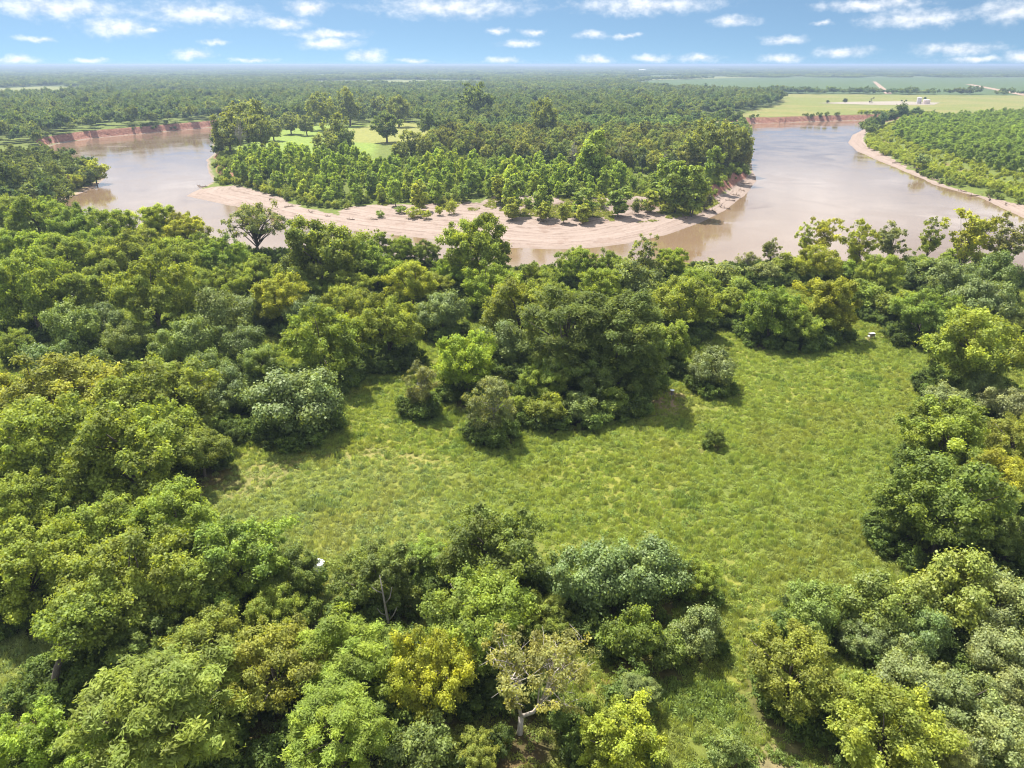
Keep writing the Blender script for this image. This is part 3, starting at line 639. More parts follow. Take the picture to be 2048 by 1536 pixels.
lay(mask(PEN_GREEN, 5), (.150, .205, .042)); lay(mask(PEN_GOLD, 6), (.180, .185, .056))
lay(mask(PASTURE, 12), (.135, .148, .042))
lay(mask(PASTURE, 12) * sstep(.45, .6, vnoise(X, Y, 55.0, 77, 3))[:, None], (.165, .158, .055))
for k, b in enumerate(BARE): lay(mask(b, 1.6, 2.2) * (.35 if k in (0, 1, 8) else .85), ((.21, .16, .105), (.17, .085, .055), (.30, .205, .145))[1 if k in (5, 6, 7) else 2 if k in (2, 3) else 0])
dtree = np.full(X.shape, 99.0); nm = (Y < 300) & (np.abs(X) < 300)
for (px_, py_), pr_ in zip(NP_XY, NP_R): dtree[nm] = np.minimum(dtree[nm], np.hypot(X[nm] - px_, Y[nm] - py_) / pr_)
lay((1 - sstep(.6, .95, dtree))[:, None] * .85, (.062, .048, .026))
lay(mask(MUD_LEFT, 2), (.33, .235, .165))
sandm = np.maximum(mask(SAND_BAR, 5), mask(SAND_RIGHT, 3))[:, 0]
sandm = np.maximum(sandm, (SD < 1.5) * .9)
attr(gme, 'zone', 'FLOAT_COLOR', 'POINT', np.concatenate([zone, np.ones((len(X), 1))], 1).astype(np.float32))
attr(gme, 'sd', 'FLOAT', 'POINT', SD.astype(np.float32)); attr(gme, 'sand', 'FLOAT', 'POINT', sandm.astype(np.float32))
tag(obj('ground', gme), kind='structure')

# water level sheet, open only where the channel is cut below it
wx = np.linspace(-700, 800, 31); wy = np.linspace(150, 1450, 27); WX, WY = np.meshgrid(wx, wy)
ii = (np.arange(26)[:, None] * 31 + np.arange(30)[None, :]).ravel()
tag(obj('river_water', mesh_np('river_water', np.stack([WX.ravel(), WY.ravel(), np.full(WX.size, WATER_Z)], 1), np.stack([ii, ii + 1, ii + 32, ii + 31], 1), WATER)), kind='structure')

def sheet(name, px, m, z=0.12):
    p = poly_px(px, z); me = bpy.data.meshes.new(name)
    me.from_pydata([(a, b, z) for a, b in p], [], [tuple(range(len(p)))]); me.update(); me.materials.append(m)
    return tag(obj(name, me), kind='structure')
CROP = field_mat('crop_green', (.058, .095, .034), (.085, .118, .042), 0.05); HAY = field_mat('dry_grass', (.25, .235, .09), (.31, .275, .12))
PALE = field_mat('pale_pasture', (.13, .145, .055), (.175, .178, .075)); DIRT = field_mat('track_dirt', (.24, .165, .125), (.30, .225, .175)); CAL = field_mat('caliche', (.22, .19, .165), (.27, .235, .205))
CROP_PX = [(1255,169.5),(1300,161),(1420,157.6),(1560,155.6),(2048,156.2),(2500,157),(2500,193),(2048,190),(1760,187),(1600,186),(1480,184),(1390,180.5),(1320,176.5)]
sheet('crop_field', CROP_PX, CROP)
sheet('field_track', [(1745,163),(1752,163),(1785,187.6),(1770,187.4)], DIRT, .3)
sheet('field_track', [(1930,168.4),(1945,168.6),(2075,192.4),(2045,191)], DIRT, .3)
sheet('gravel_pad', [(1632,206),(1700,203.5),(1800,202.4),(1880,205.2),(1868,209.4),(1760,209.8),(1690,208)], CAL, .25)
sheet('gravel_pad', [(1180,186.2),(1260,184.8),(1420,184.2),(1436,185.6),(1380,187.8),(1220,188)], CAL, .25)
sheet('hay_field', [(590,166.5),(640,161.5),(800,160.4),(975,161.2),(960,167.5),(820,166),(700,168)], PALE)
sheet('hay_field', [(-200,196),(-60,179),(90,172.5),(170,174.2),(150,182),(60,190),(-40,198)], PALE)
sheet('hay_field', [(1240,168),(1260,155.4),(1440,153.0),(1560,153.6),(1420,157.2),(1300,160.4)], PALE, .16)
sheet('hay_field', [(180,142),(200,139.5),(215,142),(205,147)], HAY)
CLEAR = [poly_px(p) for p in (CROP_PX, [(590,169),(640,161.5),(800,160.2),(975,161),(960,170),(820,169),(700,170)], [(-200,200),(-60,179),(90,172.5),(175,174),(155,185),(60,196),(-40,204)],
   [(178,143),(198,138.5),(217,142),(207,150)])] + [PASTURE]
SPARSE_PASTURE = poly_px([(1240,168),(1260,155),(1440,152.8),(1560,153.4),(1420,157.4),(1300,160.6)])

# ------------------------------------------------------------------ foliage
def unit(a): return a / (np.linalg.norm(a, axis=-1, keepdims=True) + 1e-9)
def leaf_mesh(name, P, N, T, L, W, C, mat_, fold=0.12):
    T = unit(T - N * np.sum(T * N, 1, keepdims=True)); B = np.cross(N, T)
    L = L[:, None]; W = W[:, None]
    v = np.stack([P - T * L * .5, P + B * W * .5 + T * L * .06 - N * W * fold, P + T * L * .5 - N * L * .12, P - B * W * .5 + T * L * .06 - N * W * fold], 1).reshape(-1, 3)
    f = np.arange(len(P) * 4).reshape(-1, 4)
    me = mesh_np(name, v, f, mat_)
    attr(me, 'lc', 'FLOAT_COLOR', 'FACE', np.concatenate([C, np.ones((len(C), 1))], 1).astype(np.float32))
    return me
def crown_clumps(rng, R, A, zc_, n, lobes=6, uneven=.42, low=-.45, inner=.18, rc=(.16, .27), top=1.0):
    """clump centres spread through an uneven dome; returns centres, radii, outward directions"""
    D = unit(rng.normal(size=(n * 4, 3))); D = D[D[:, 2] > low][:n]
    K = unit(rng.normal(size=(lobes, 3)) * (1, 1, .7) + (0, 0, .35))
    dots = np.max(np.exp(7.0 * (D @ K.T - 1)), axis=1)
    rad = (1 - uneven) + uneven * 1.15 * dots
    u = np.where(rng.random(len(D)) < inner, rng.uniform(.3, .7, len(D)), rng.uniform(.78, 1.0, len(D)))
    r = R * rng.uniform(rc[0], rc[1], len(D))
    C = D * (rad * u)[:, None] * (R - r * .55)[:, None] * np.array([1, 1, A / R]) * np.where(D[:, 2:] > 0, np.array([1, 1, top]), 1.0)
    C[:, 2] += zc_
    return C, r, unit(C - np.array([0, 0, zc_]))
def foliage(rng, C, r, O, nleaf, ll, lw, style='broad', up=.45, flat=.78, var=.28, yellow=.17):
    w = r ** 2; k = rng.choice(len(C), nleaf, p=w / w.sum())
    d = unit(rng.normal(size=(nleaf, 3)) + .55 * O[k] + np.array([0, 0, .35]))
    rr = r[k] * np.clip(np.abs(rng.normal(.78, .26, nleaf)), .1, 1.5)
    ax_ = unit(O + .7 * rng.normal(size=O.shape) + np.array([0, 0, .25])); st_ = rng.uniform(.7, 2.1, len(C))   # sprays drawn out along their branch
    da = np.sum(d * ax_[k], 1, keepdims=True); dd = d + da * ax_[k] * (st_[k] - 1)[:, None]
    P = C[k] + dd * rr[:, None] * np.array([1, 1, flat])
    rnd = rng.normal(size=(nleaf, 3))
    if style == 'broad':
        sh = rng.random(nleaf) < .16                    # shoots that stand out of the clump tops
        P[sh] += (d[sh] * .4 + np.array([0, 0, .6])) * (r[k][sh] * rng.uniform(0, .55, sh.sum()))[:, None]
        N = unit(.6 * d + up * np.array([0, 0, 1]) + .55 * rnd); T = unit(d + .7 * rng.normal(size=(nleaf, 3)))
    elif style == 'feather':
        az_ = rng.uniform(0, 2 * np.pi, nleaf)
        N = unit(.4 * d + .7 * np.array([0, 0, 1]) + .34 * rnd); T = unit(np.stack([np.cos(az_), np.sin(az_), -.35 + .3 * rng.random(nleaf)], 1) + .7 * O[k])
    elif style == 'drape':
        N = unit(.85 * d + .3 * np.array([0, 0, 1]) + .36 * rnd); T = unit(np.array([0, 0, -1.0]) + .6 * rng.normal(size=(nleaf, 3)))
    elif style == 'upright':
        N = unit(.75 * d + .25 * np.array([0, 0, 1]) + .45 * rnd); T = unit(np.array([0, 0, 1.0]) + .6 * d + .5 * rng.normal(size=(nleaf, 3)))
    P[:, 2] = np.maximum(P[:, 2], .05)
    cb = rng.uniform(1 - var, 1 + var, len(C))[k] * rng.uniform(.74, 1.26, nleaf)
    ye = (rng.random(len(C)) ** 2)[k] * yellow * 2 + (rng.random(nleaf) < .06) * yellow * 2
    col_ = np.stack([cb * (1 + .75 * ye), cb * (1 + .45 * ye), cb * (1 - .4 * ye)], 1)
    q_ = rng.uniform(.55, 1.5, nleaf); L = ll * q_; W = lw * q_ * rng.uniform(.8, 1.2, nleaf)
    return P, N, T, L, W, col_
def limbs(rng, name, C, O, height, base_r, m, nl=14, lean=0.0, sides=6, fork=.28, twigs=0):
    mb = MB(); h1 = height
    top = Vector((lean * h1 * .5, lean * h1 * .2, h1)); k1 = Vector((lean * h1 * .15 + rng.uniform(-.2, .2), rng.uniform(-.2, .2), h1 * .45))
    mb.tube([(0, 0, -.6), (0, 0, 0.1), k1, top], [base_r * 1.35, base_r * 1.1, base_r * .8, base_r * .35], 8)
    idx = rng.choice(len(C), min(nl, len(C)), replace=False)
    for i in idx:
        f = rng.uniform(fork, .9); s = k1.lerp(top, max(0, (f - .45) / .55)) if f > .45 else Vector((0, 0, 0)).lerp(k1, f / .45)
        e = Vector(C[i]); mid = s.lerp(e, .5) + Vector((rng.uniform(-.5, .5), rng.uniform(-.5, .5), rng.uniform(.1, .9) * (e - s).length * .18))
        rr = base_r * rng.uniform(.28, .5)
        mb.tube([s, mid, e], [rr, rr * .65, rr * .18], sides)
        for _ in range(twigs):
            a = mid.lerp(e, rng.uniform(0, .9)); b = a + Vector(rng.normal(size=3)) * (e - s).length * .2 + Vector((0, 0, .5))
            mb.tube([a, a.lerp(b, .5) + Vector(rng.normal(size=3)) * .15, b], [rr * .3, rr * .2, rr * .06], 4)
    return mb.mesh(name, m, True)
PROTO = {}                                   # kind -> list of (crown mesh, trunk mesh)
def add(kind, crown, trunk): PROTO.setdefault(kind, []).append((crown, trunk))
def build_kind(kind, seed, ncl, nleaf, ll, lw, style, leafm=LEAF, barkm=BARK, trunk_r=.28, nl=14, lean=0.0, twigs=0, **kw):
    rng = np.random.default_rng(seed); R0, A0, c0 = SHAPE[kind]; fk = {k: kw.pop(k) for k in ('up', 'flat', 'var', 'yellow') if k in kw}
    C, r, O = crown_clumps(rng, R0, A0, c0 + A0, ncl, **kw)
    if lean: C[:, 0] += lean * (c0 + A0) * .5; C[:, 1] += lean * (c0 + A0) * .2
    me = leaf_mesh(kind + '_crown', *foliage(rng, C, r, O, nleaf, ll, lw, style, **fk), leafm)
    tr = limbs(rng, kind + '_trunk', C, O, c0 + A0 * 1.1, trunk_r, barkm, nl, lean, twigs=twigs)
    add(kind, me, tr)
for s in range(5): build_kind('elm', 10 + s, 150 + 8 * s, 42000, .265, .165, 'broad', trunk_r=.3, uneven=.52, var=.36, rc=(.07, .15), lobes=13 + 2 * s, low=-.72)
for s in range(3): build_kind('pecan', 30 + s, 140, 38000, .42, .12, 'feather', trunk_r=.36, uneven=.38, rc=(.08, .17), flat=.62, lobes=14, low=-.7)
for s in range(4): build_kind('vine', 50 + s, 76, 28000, .24, .18, 'drape', leafm=LEAF_VINE, trunk_r=.22, nl=8, uneven=.58, low=-.8, inner=.05, rc=(.12, .26), lobes=11, flat=.95, var=.2)
for s in range(3): build_kind('shrub', 70 + s, 60, 11000, .24, .15, 'broad', trunk_r=.11, nl=9, uneven=.45, low=-.8, rc=(.13, .24))
for s in range(2): build_kind('cedar', 80 + s, 70, 8500, .26, .07, 'upright', trunk_r=.1, nl=22, uneven=.35, low=-.97, rc=(.12, .22), inner=.3, barkm=BARK_GREY, twigs=2)
for s in range(4): build_kind('river', 90 + s, 90, 7400, .31, .19, 'broad', trunk_r=.17, nl=40, uneven=.5, rc=(.07, .14), inner=.3, lobes=7, low=-.95, lean=.18 * (s % 2))
build_kind('spread', 100, 110, 11000, .34, .21, 'broad', trunk_r=.3, nl=70, uneven=.5, rc=(.06, .11), inner=.25, lobes=9, low=-.6, twigs=1)
def forked(seed):
    rng = np.random.default_rng(seed); R0, A0, c0 = SHAPE['half']
    C, r, O = crown_clumps(rng, R0, A0, c0 + A0, 110, lobes=10, uneven=.5, rc=(.06, .12)); C[:, 0] += 2.2
    me = leaf_mesh('half_crown', *foliage(rng, C, r, O, 9500, .27, .16, 'broad'), LEAF)
    mb = MB(); f = Vector((.15, 0, 2.6))
    mb.tube([(0, 0, -.8), (.05, 0, .4), f], [.42, .34, .29], 9)
    s1 = [f, Vector((-.3, .2, 5.2)), Vector((-.1, .4, 8.6)), Vector((.4, .3, 11.6))]; s2 = [f, Vector((1.5, -.2, 3.5)), Vector((3.3, .1, 6.6)), Vector((4.8, .5, 10.2))]
    mb.tube(s1, [.21, .18, .13, .06], 8); mb.tube(s2, [.24, .19, .13, .06], 8)
    for i in rng.choice(len(C), 46, replace=False):
        e = Vector(C[i]); st = s1 if e.x < 1.6 else s2; k = rng.integers(1, 3); a = st[k].lerp(st[k + 1], rng.random()); m_ = a.lerp(e, .5) + Vector(rng.normal(size=3)) * .35
        mb.tube([a, m_, e], [.10, .065, .02], 5)
        for _ in range(4):
            b0 = m_.lerp(e, rng.random()); b1 = b0 + Vector(rng.normal(size=3)) * .9 + Vector((0, 0, .4)); mb.tube([b0, b0.lerp(b1, .5) + Vector(rng.normal(size=3)) * .12, b1], [.035, .024, .01], 4)
    add('half', me, mb.mesh('half_trunk', BARK_PALE, True))
forked(110)
build_kind('leaner', 112, 60, 11000, .32, .20, 'broad', trunk_r=.42, nl=12, uneven=.5, rc=(.13, .22), lean=.9)
for s in range(2): build_kind('twiggy', 115 + s, 54, 3400, .30, .10, 'upright', barkm=BARK_GREY, trunk_r=.12, nl=44, uneven=.5, rc=(.10, .18), twigs=4)
# middle distance kinds
for s in range(4): build_kind('cotton', 120 + s, 54, 4200, .42, .32, 'upright', trunk_r=.13, nl=4, uneven=.18, low=-.97, rc=(.20, .34), lobes=6, yellow=.15)
for s in range(4): build_kind('bankwood', 140 + s, 84, 5200, .58, .40, 'broad', trunk_r=.3, nl=8, uneven=.32, low=-.95, rc=(.12, .22), lobes=9)
for s in range(3): build_kind('willow', 160 + s, 30, 1900, .36, .20, 'upright', trunk_r=.07, nl=3, uneven=.25, low=-.95, rc=(.2, .34), lobes=5)
for s in range(2): build_kind('vinetrunk', 170 + s, 30, 2200, .5, .38, 'drape', leafm=LEAF_VINE, trunk_r=.25, nl=3, uneven=.35, low=-.95, rc=(.3, .5), lobes=6)
for s in range(2): build_kind('dead', 180 + s, 60, 60, .3, .1, 'upright', barkm=BARK_GREY, trunk_r=.22, nl=36, uneven=.5, rc=(.1, .2), twigs=3)

KIND_NAME = {'elm': 'broadleaf_tree', 'pecan': 'pecan_tree', 'vine': 'vine_covered_tree', 'shrub': 'bush', 'cedar': 'sparse_shrub', 'river': 'riverbank_tree',
  'spread': 'spreading_tree', 'half': 'half_bare_tree', 'twiggy': 'twiggy_tree', 'leaner': 'leaning_tree', 'cotton': 'young_cottonwood', 'bankwood': 'woodland_tree',
  'willow': 'willow_bush', 'vinetrunk': 'vine_column', 'dead': 'dead_tree'}
CAT = {'shrub': 'bush', 'cedar': 'shrub', 'willow': 'bush'}
COUNT = {}
def plant(kind, x, y, z, s, tint, label, group, hz=1.0, name=None, rz=None, wide=1.0):
    pr = PROTO[kind]; i = COUNT.get(kind, 0); COUNT[kind] = i + 1
    crown, trunk = pr[i % len(pr)]
    e = empty(name or KIND_NAME[kind], (x, y, z), random.uniform(0, 6.28) if rz is None else rz, (s * wide, s * wide, s * hz))
    tr = obj('trunk', trunk, e); cr = obj('crown', crown, e); cr.color = (tint[0], tint[1], tint[2], 1)
    tag(e, label, CAT.get(kind, 'tree'), group)
    return e
for (k, u, v, r, tn, hz, lab), (x, y, z, s) in zip(NEAR, NEAR_POS):
    j = 1 + random.uniform(-.07, .07); tc_ = tuple(c * j * random.uniform(.95, 1.05) for c in TINT[tn])
    rz = {'leaner': .25, 'half': 0.0}.get(k)
    plant(k, x, y, z, s, tc_, lab, 'trees and bushes on the near bank', hz, rz=rz)

# ------------------------------------------------------------------ scattered cover (nobody could count it)
def scatter(name, P, S, RZ, tint, protos, label, cat, tilt=None):
    n = len(P)
    me = bpy.data.meshes.new(name); me.vertices.add(n); me.vertices.foreach_set('co', np.ascontiguousarray(P, np.float32).ravel())
    S = np.asarray(S, np.float32); S = np.repeat(S[:, None], 3, 1) if S.ndim == 1 else S
    rot = np.zeros((n, 3), np.float32); rot[:, 2] = RZ
    if tilt is not None: rot[:, :2] = tilt
    attr(me, 'scl', 'FLOAT_VECTOR', 'POINT', S); attr(me, 'rot', 'FLOAT_VECTOR', 'POINT', rot)
    attr(me, 'tint', 'FLOAT_COLOR', 'POINT', np.concatenate([tint, np.ones((n, 1))], 1).astype(np.float32))
    attr(me, 'pick', 'INT', 'POINT', RNG.integers(0, len(protos), n).astype(np.int32))
    me.update(); o = obj(name, me)
    g = bpy.data.node_groups.new(name, 'GeometryNodeTree')
    g.interface.new_socket('Geometry', in_out='INPUT', socket_type='NodeSocketGeometry'); g.interface.new_socket('Geometry', in_out='OUTPUT', socket_type='NodeSocketGeometry')
    t = NT(g); gi = t.n('NodeGroupInput'); go = t.n('NodeGroupOutput')
    jn = t.n('GeometryNodeJoinGeometry')
    for pm in protos:
        po = bpy.data.objects.new(name + '_piece', pm)
        oi = t.n('GeometryNodeObjectInfo', ins={'As Instance': True}); oi.inputs[0].default_value = po
        g.links.new(oi.outputs['Geometry'], jn.inputs[0])
    def na(nm, ty):
        nd = t.n('GeometryNodeInputNamedAttribute', data_type=ty); nd.inputs['Name'].default_value = nm
        return [x for x in nd.outputs if x.enabled and x.name == 'Attribute'][0]
    iop = t.n('GeometryNodeInstanceOnPoints', ins={'Points': gi.outputs[0], 'Instance': jn.outputs[0], 'Pick Instance': True})
    g.links.new(na('pick', 'INT'), iop.inputs['Instance Index'])
    e2r = t.n('FunctionNodeEulerToRotation'); g.links.new(na('rot', 'FLOAT_VECTOR'), e2r.inputs[0]); g.links.new(e2r.outputs[0], iop.inputs['Rotation'])
    g.links.new(na('scl', 'FLOAT_VECTOR'), iop.inputs['Scale']); g.links.new(iop.outputs[0], go.inputs[0])
    md = o.modifiers.new('scatter', 'NODES'); md.node_group = g
    return tag(o, label, cat, kind='stuff')
def inst_copy(me, m):
    c = me.copy(); c.materials.clear(); c.materials.append(m); return c
def in_frame(x, y, z=0.0, mx=180, my=120):
    u, v, d = to_px(x, y, z); return (u > -mx) & (u < 2048 + mx) & (v < 1536 + my) & (d > 5)

# weeds of the meadow
def weed_mesh(seed, n, h, spread, ll, lw, blade):
    rng = np.random.default_rng(seed)
    a = rng.uniform(0, 2 * np.pi, n); rr = spread * np.sqrt(rng.random(n)); P = np.stack([rr * np.cos(a), rr * np.sin(a), h * rng.uniform(.25, 1, n) * (1 - .35 * rr / spread)], 1)
    rnd = rng.normal(size=(n, 3)); out = np.stack([np.cos(a), np.sin(a), np.zeros(n)], 1)
    if blade:
        T = unit(np.array([0, 0, 1.0]) + .75 * out + .35 * rnd); N = unit(out + .5 * rnd + np.array([0, 0, .4])); P[:, 2] = h * .45 * rng.uniform(.7, 1.1, n)
    else: T = unit(out + .6 * rnd); N = unit(np.array([0, 0, 1.0]) + .5 * rnd)
    cb = rng.uniform(.65, 1.35, n)
    return leaf_mesh('weed', P, N, T, ll * rng.uniform(.7, 1.3, n), lw * rng.uniform(.7, 1.3, n), np.stack([cb, cb, cb], 1), WEED_I)
WEEDS = [weed_mesh(1, 90, .42, .62, .22, .12, False), weed_mesh(2, 80, .55, .55, .24, .13, False), weed_mesh(3, 80, .8, .5, .7, .05, True), weed_mesh(4, 90, .6, .7, .55, .05, True), weed_mesh(5, 110, .32, .75, .2, .13, False)]
rng = RNG
n = 320000
yy = np.sqrt(rng.random(n) * (262 ** 2 - 38 ** 2) + 38 ** 2); xx = (rng.random(n) * 2 - 1) * (yy * .80 + 22)
keep = in_frame(xx, yy) & (rng.random(n) < np.clip(1.15 - yy / 330, .3, 1)); xx, yy = xx[keep], yy[keep]
zz, sd = terrain(xx, yy); dt = np.full(xx.shape, 9.0)
for (px_, py_), pr_ in zip(NP_XY, NP_R): dt = np.minimum(dt, np.hypot(xx - px_, yy - py_) / pr_)
dens = np.where(dt < .7, .35, 1.0); thin = np.zeros(xx.shape)
for k, b in enumerate(BARE): thin = np.maximum(thin, 1 - sstep(-1.5, 2.0, edge_dist(b, xx, yy) + (vnoise(xx, yy, 4.0, 8, 2) - .5) * 5))
trail = np.zeros(xx.shape)
for b in TRAILS:
    d_ = np.full(xx.shape, 99.0)
    for (ax1, ay1), (bx1, by1) in zip(b[:-1], b[1:]):
        tt = np.clip(((xx - ax1) * (bx1 - ax1) + (yy - ay1) * (by1 - ay1)) / ((bx1 - ax1) ** 2 + (by1 - ay1) ** 2), 0, 1); d_ = np.minimum(d_, np.hypot(xx - ax1 - tt * (bx1 - ax1), yy - ay1 - tt * (by1 - ay1)))
    trail = np.maximum(trail, 1 - sstep(.35, 1.0, d_ + (vnoise(xx, yy, 3.0, 18, 2) - .5) * 1.2))
thin = np.maximum(thin, trail)
dens = dens * (1 - thin * .62) * (sd > 6)
patchy = vnoise(xx, yy, 9.0, 61, 3)
dens = dens * np.where(patchy < .34, .75, 1.0)
keep = rng.random(len(xx)) < dens; xx, yy, zz, patchy = xx[keep], yy[keep], zz[keep], patchy[keep]
u_, v_, _ = to_px(xx, yy, zz)
sage = np.clip((1 - sstep(760, 1080, u_)) * sstep(880, 960, v_) + .2 * (vnoise(xx, yy, 30.0, 62, 2) - .4), 0, 1)[:, None]
dry = sstep(.56, .72, vnoise(xx, yy, 12.0, 63, 3))[:, None] * .8 + sstep(1060, 1300, v_)[:, None] * .25
c = np.array([[.272, .338, .090]]) * (1 - sage) + np.array([[.30, .36, .15]]) * sage
dry = np.clip(dry, 0, 1) * .28
c = c * (1 - dry) + np.array([[.30, .27, .085]]) * dry
dark = (rng.random(len(xx)) < .06)[:, None] | (patchy < .25)[:, None]; c = np.where(dark, c * np.array([[.72, .80, .82]]), c)
c *= rng.uniform(.74, 1.18, (len(xx), 1))
sc = rng.uniform(.42, .92, len(xx)) * np.where(dark[:, 0], 1.4, 1.0)
sc = np.stack([sc, sc, sc * rng.uniform(1.0, 1.7, len(xx))], 1)
scatter('meadow_weeds', np.stack([xx, yy, zz - .05], 1), sc, rng.uniform(0, 6.28, len(xx)), c, WEEDS, 'knee-high weeds and grass filling the open meadow', 'weeds')

# undergrowth around the feet of the near trees
m = 26000; yy = np.sqrt(rng.random(m) * (262 ** 2 - 38 ** 2) + 38 ** 2); xx = (rng.random(m) * 2 - 1) * (yy * .80 + 22)
dt = np.full(xx.shape, 9.0); cnt = np.zeros(xx.shape)
for (px_, py_), pr_ in zip(NP_XY, NP_R):
    q = np.hypot(xx - px_, yy - py_) / pr_; dt = np.minimum(dt, q); cnt += q < 1.25
zz, sd = terrain(xx, yy)
bank = (sd > 0.5) & (sd < 12)
keep = in_frame(xx, yy) & (((dt < .92) | (cnt >= 2)) & (sd > 1) | bank) & (yy > 44)
LANE = poly_px([(1235,1345),(1300,1325),(1440,1325),(1480,1400),(1570,1540),(1400,1560),(1385,1470),(1320,1400)])
for b in BARE + [LANE]: keep &= edge_dist(b, xx, yy) > 1.0
xx, yy, zz, cnt = xx[keep], yy[keep], zz[keep], cnt[keep]
und_s = np.where((terrain(xx, yy)[1] < 13), .55, 1.0)
UND = [inst_copy(c_, LEAF_I) for c_, _ in PROTO['willow']]
c = np.array([[.085, .125, .032]]) * rng.uniform(.7, 1.7, (len(xx), 1)) * np.array([[1, 1, 1]])
scatter('undergrowth', np.stack([xx, yy, zz - .1], 1), rng.uniform(.35, .9, len(xx)) * und_s, rng.uniform(0, 6.28, len(xx)), c, UND, 'dense green undergrowth around the feet of the near trees', 'undergrowth')

# ------------------------------------------------------------------ middle distance: the bend inside the river and the banks beyond
def zone_points(poly, spacing, seed, z=-1.0, mind=3.0):
    g = np.random.default_rng(seed); P = poly_px(poly, z); lo, hi = P.min(0), P.max(0)
    m_ = int((hi[0] - lo[0]) * (hi[1] - lo[1]) / spacing ** 2 * 3.2)
    q = g.random((m_, 2)) * (hi - lo) + lo; q = q[inside(P, q[:, 0], q[:, 1])]
    cell = {}; out = []
    for a, b in q:
        i, j = int(a // spacing), int(b // spacing)
        if any((a - c_[0]) ** 2 + (b - c_[1]) ** 2 < spacing ** 2 for di in (-1, 0, 1) for dj in (-1, 0, 1) for c_ in cell.get((i + di, j + dj), ())): continue
        cell.setdefault((i, j), []).append((a, b)); out.append((a, b))
    out = np.array(out); zz_, sd_ = terrain(out[:, 0], out[:, 1])
    k = sd_ > mind
    return out[k, 0], out[k, 1], zz_[k]
MIDTINT = [(0.139, 0.189, 0.058), (0.168, 0.218, 0.058), (0.207, 0.236, 0.062), (0.124, 0.178, 0.064), (0.186, 0.230, 0.073)]
def where(label, row, px, e1, e2, light):
    look = 'lighter ' if light > 1.06 else 'darker ' if light < .94 else ''
    r_ = 'front' if row < .33 else 'middle' if row < .67 else 'back'
    c_ = 'left third' if px < e1 else 'right third' if px > e2 else 'middle third'
    return look + label + ', %s rows, %s' % (r_, c_)
def nfill(zpts, kind, scale, tints, label, group, cap=300, hz=(.9, 1.15), wide=1.0, name=None):
    """nearest ones become individuals, the rest is returned for scattering"""
    x, y, z = zpts; o = np.argsort(np.hypot(x, y)); x, y, z = x[o], y[o], z[o]
    q_ = min(cap, len(x)); px_ = to_px(x, y, z)[0]; e1, e2 = np.quantile(px_[:q_], (.33, .67)); lum = sorted(sum(t_) for t_ in tints)
    for i in range(q_):
        t_ = random.choice(tints); j = random.uniform(.85, 1.15)
        plant(kind, x[i], y[i], z[i] - .1, random.uniform(*scale), tuple(c_ * j for c_ in t_), where(label, i / q_, px_[i], e1, e2, sum(t_) * j / (sum(lum) / len(lum))), group, random.uniform(*hz), wide=wide, name=name)
    return x[cap:], y[cap:], z[cap:]
COT = [(0.226, 0.323, 0.054), (0.252, 0.348, 0.054), (0.203, 0.293, 0.060), (0.284, 0.360, 0.054)]
STAND = [(452,352),(486,330),(560,322),(660,330),(760,345),(900,352),(1050,358),(1230,362),(1268,390),(1200,404),(1000,404),(850,404),(740,396),(640,394),(560,374),(470,362)]
nfill(zone_points(STAND, 7.0, 1, -1.5), 'cotton', (.75, 1.35), COT, 'young bright green cottonwood in the dense stand behind the sandbar', 'young cottonwoods behind the sandbar', 300, (.9, 1.3), wide=1.15)
TALL = [(830,322),(900,318),(1000,330),(1150,342),(1300,352),(1420,352),(1488,330),(1500,300),(1488,268),(1420,262),(1300,255),(1150,252),(1040,256),(940,268),(868,288)]
restA = nfill(zone_points(TALL, 10.5, 2, -.5), 'bankwood', (.95, 1.35), MIDTINT[:3] + [(.11, .125, .03)], 'tall tree in the woods inside the river bend', 'tall trees inside the river bend', 230)
VT = zone_points([(1050,345),(1250,356),(1430,356),(1490,335),(1470,320),(1250,335),(1050,330)], 13, 3, -.5)
nfill(VT, 'vinetrunk', (.8, 1.2), [(.065, .10, .03), (.07, .11, .036)], 'dark vine-wrapped trunk along the front of the tall woods', 'vine-wrapped trunks inside the bend', 26, (.9, 1.2))
nfill(zone_points([(1010,340),(1250,350),(1400,352),(1380,330),(1010,320)], 22, 4, -.5), 'dead', (.9, 1.25), [(.2, .2, .15)], 'grey dead tree among the tall woods inside the bend', 'grey dead trees inside the bend', 12)
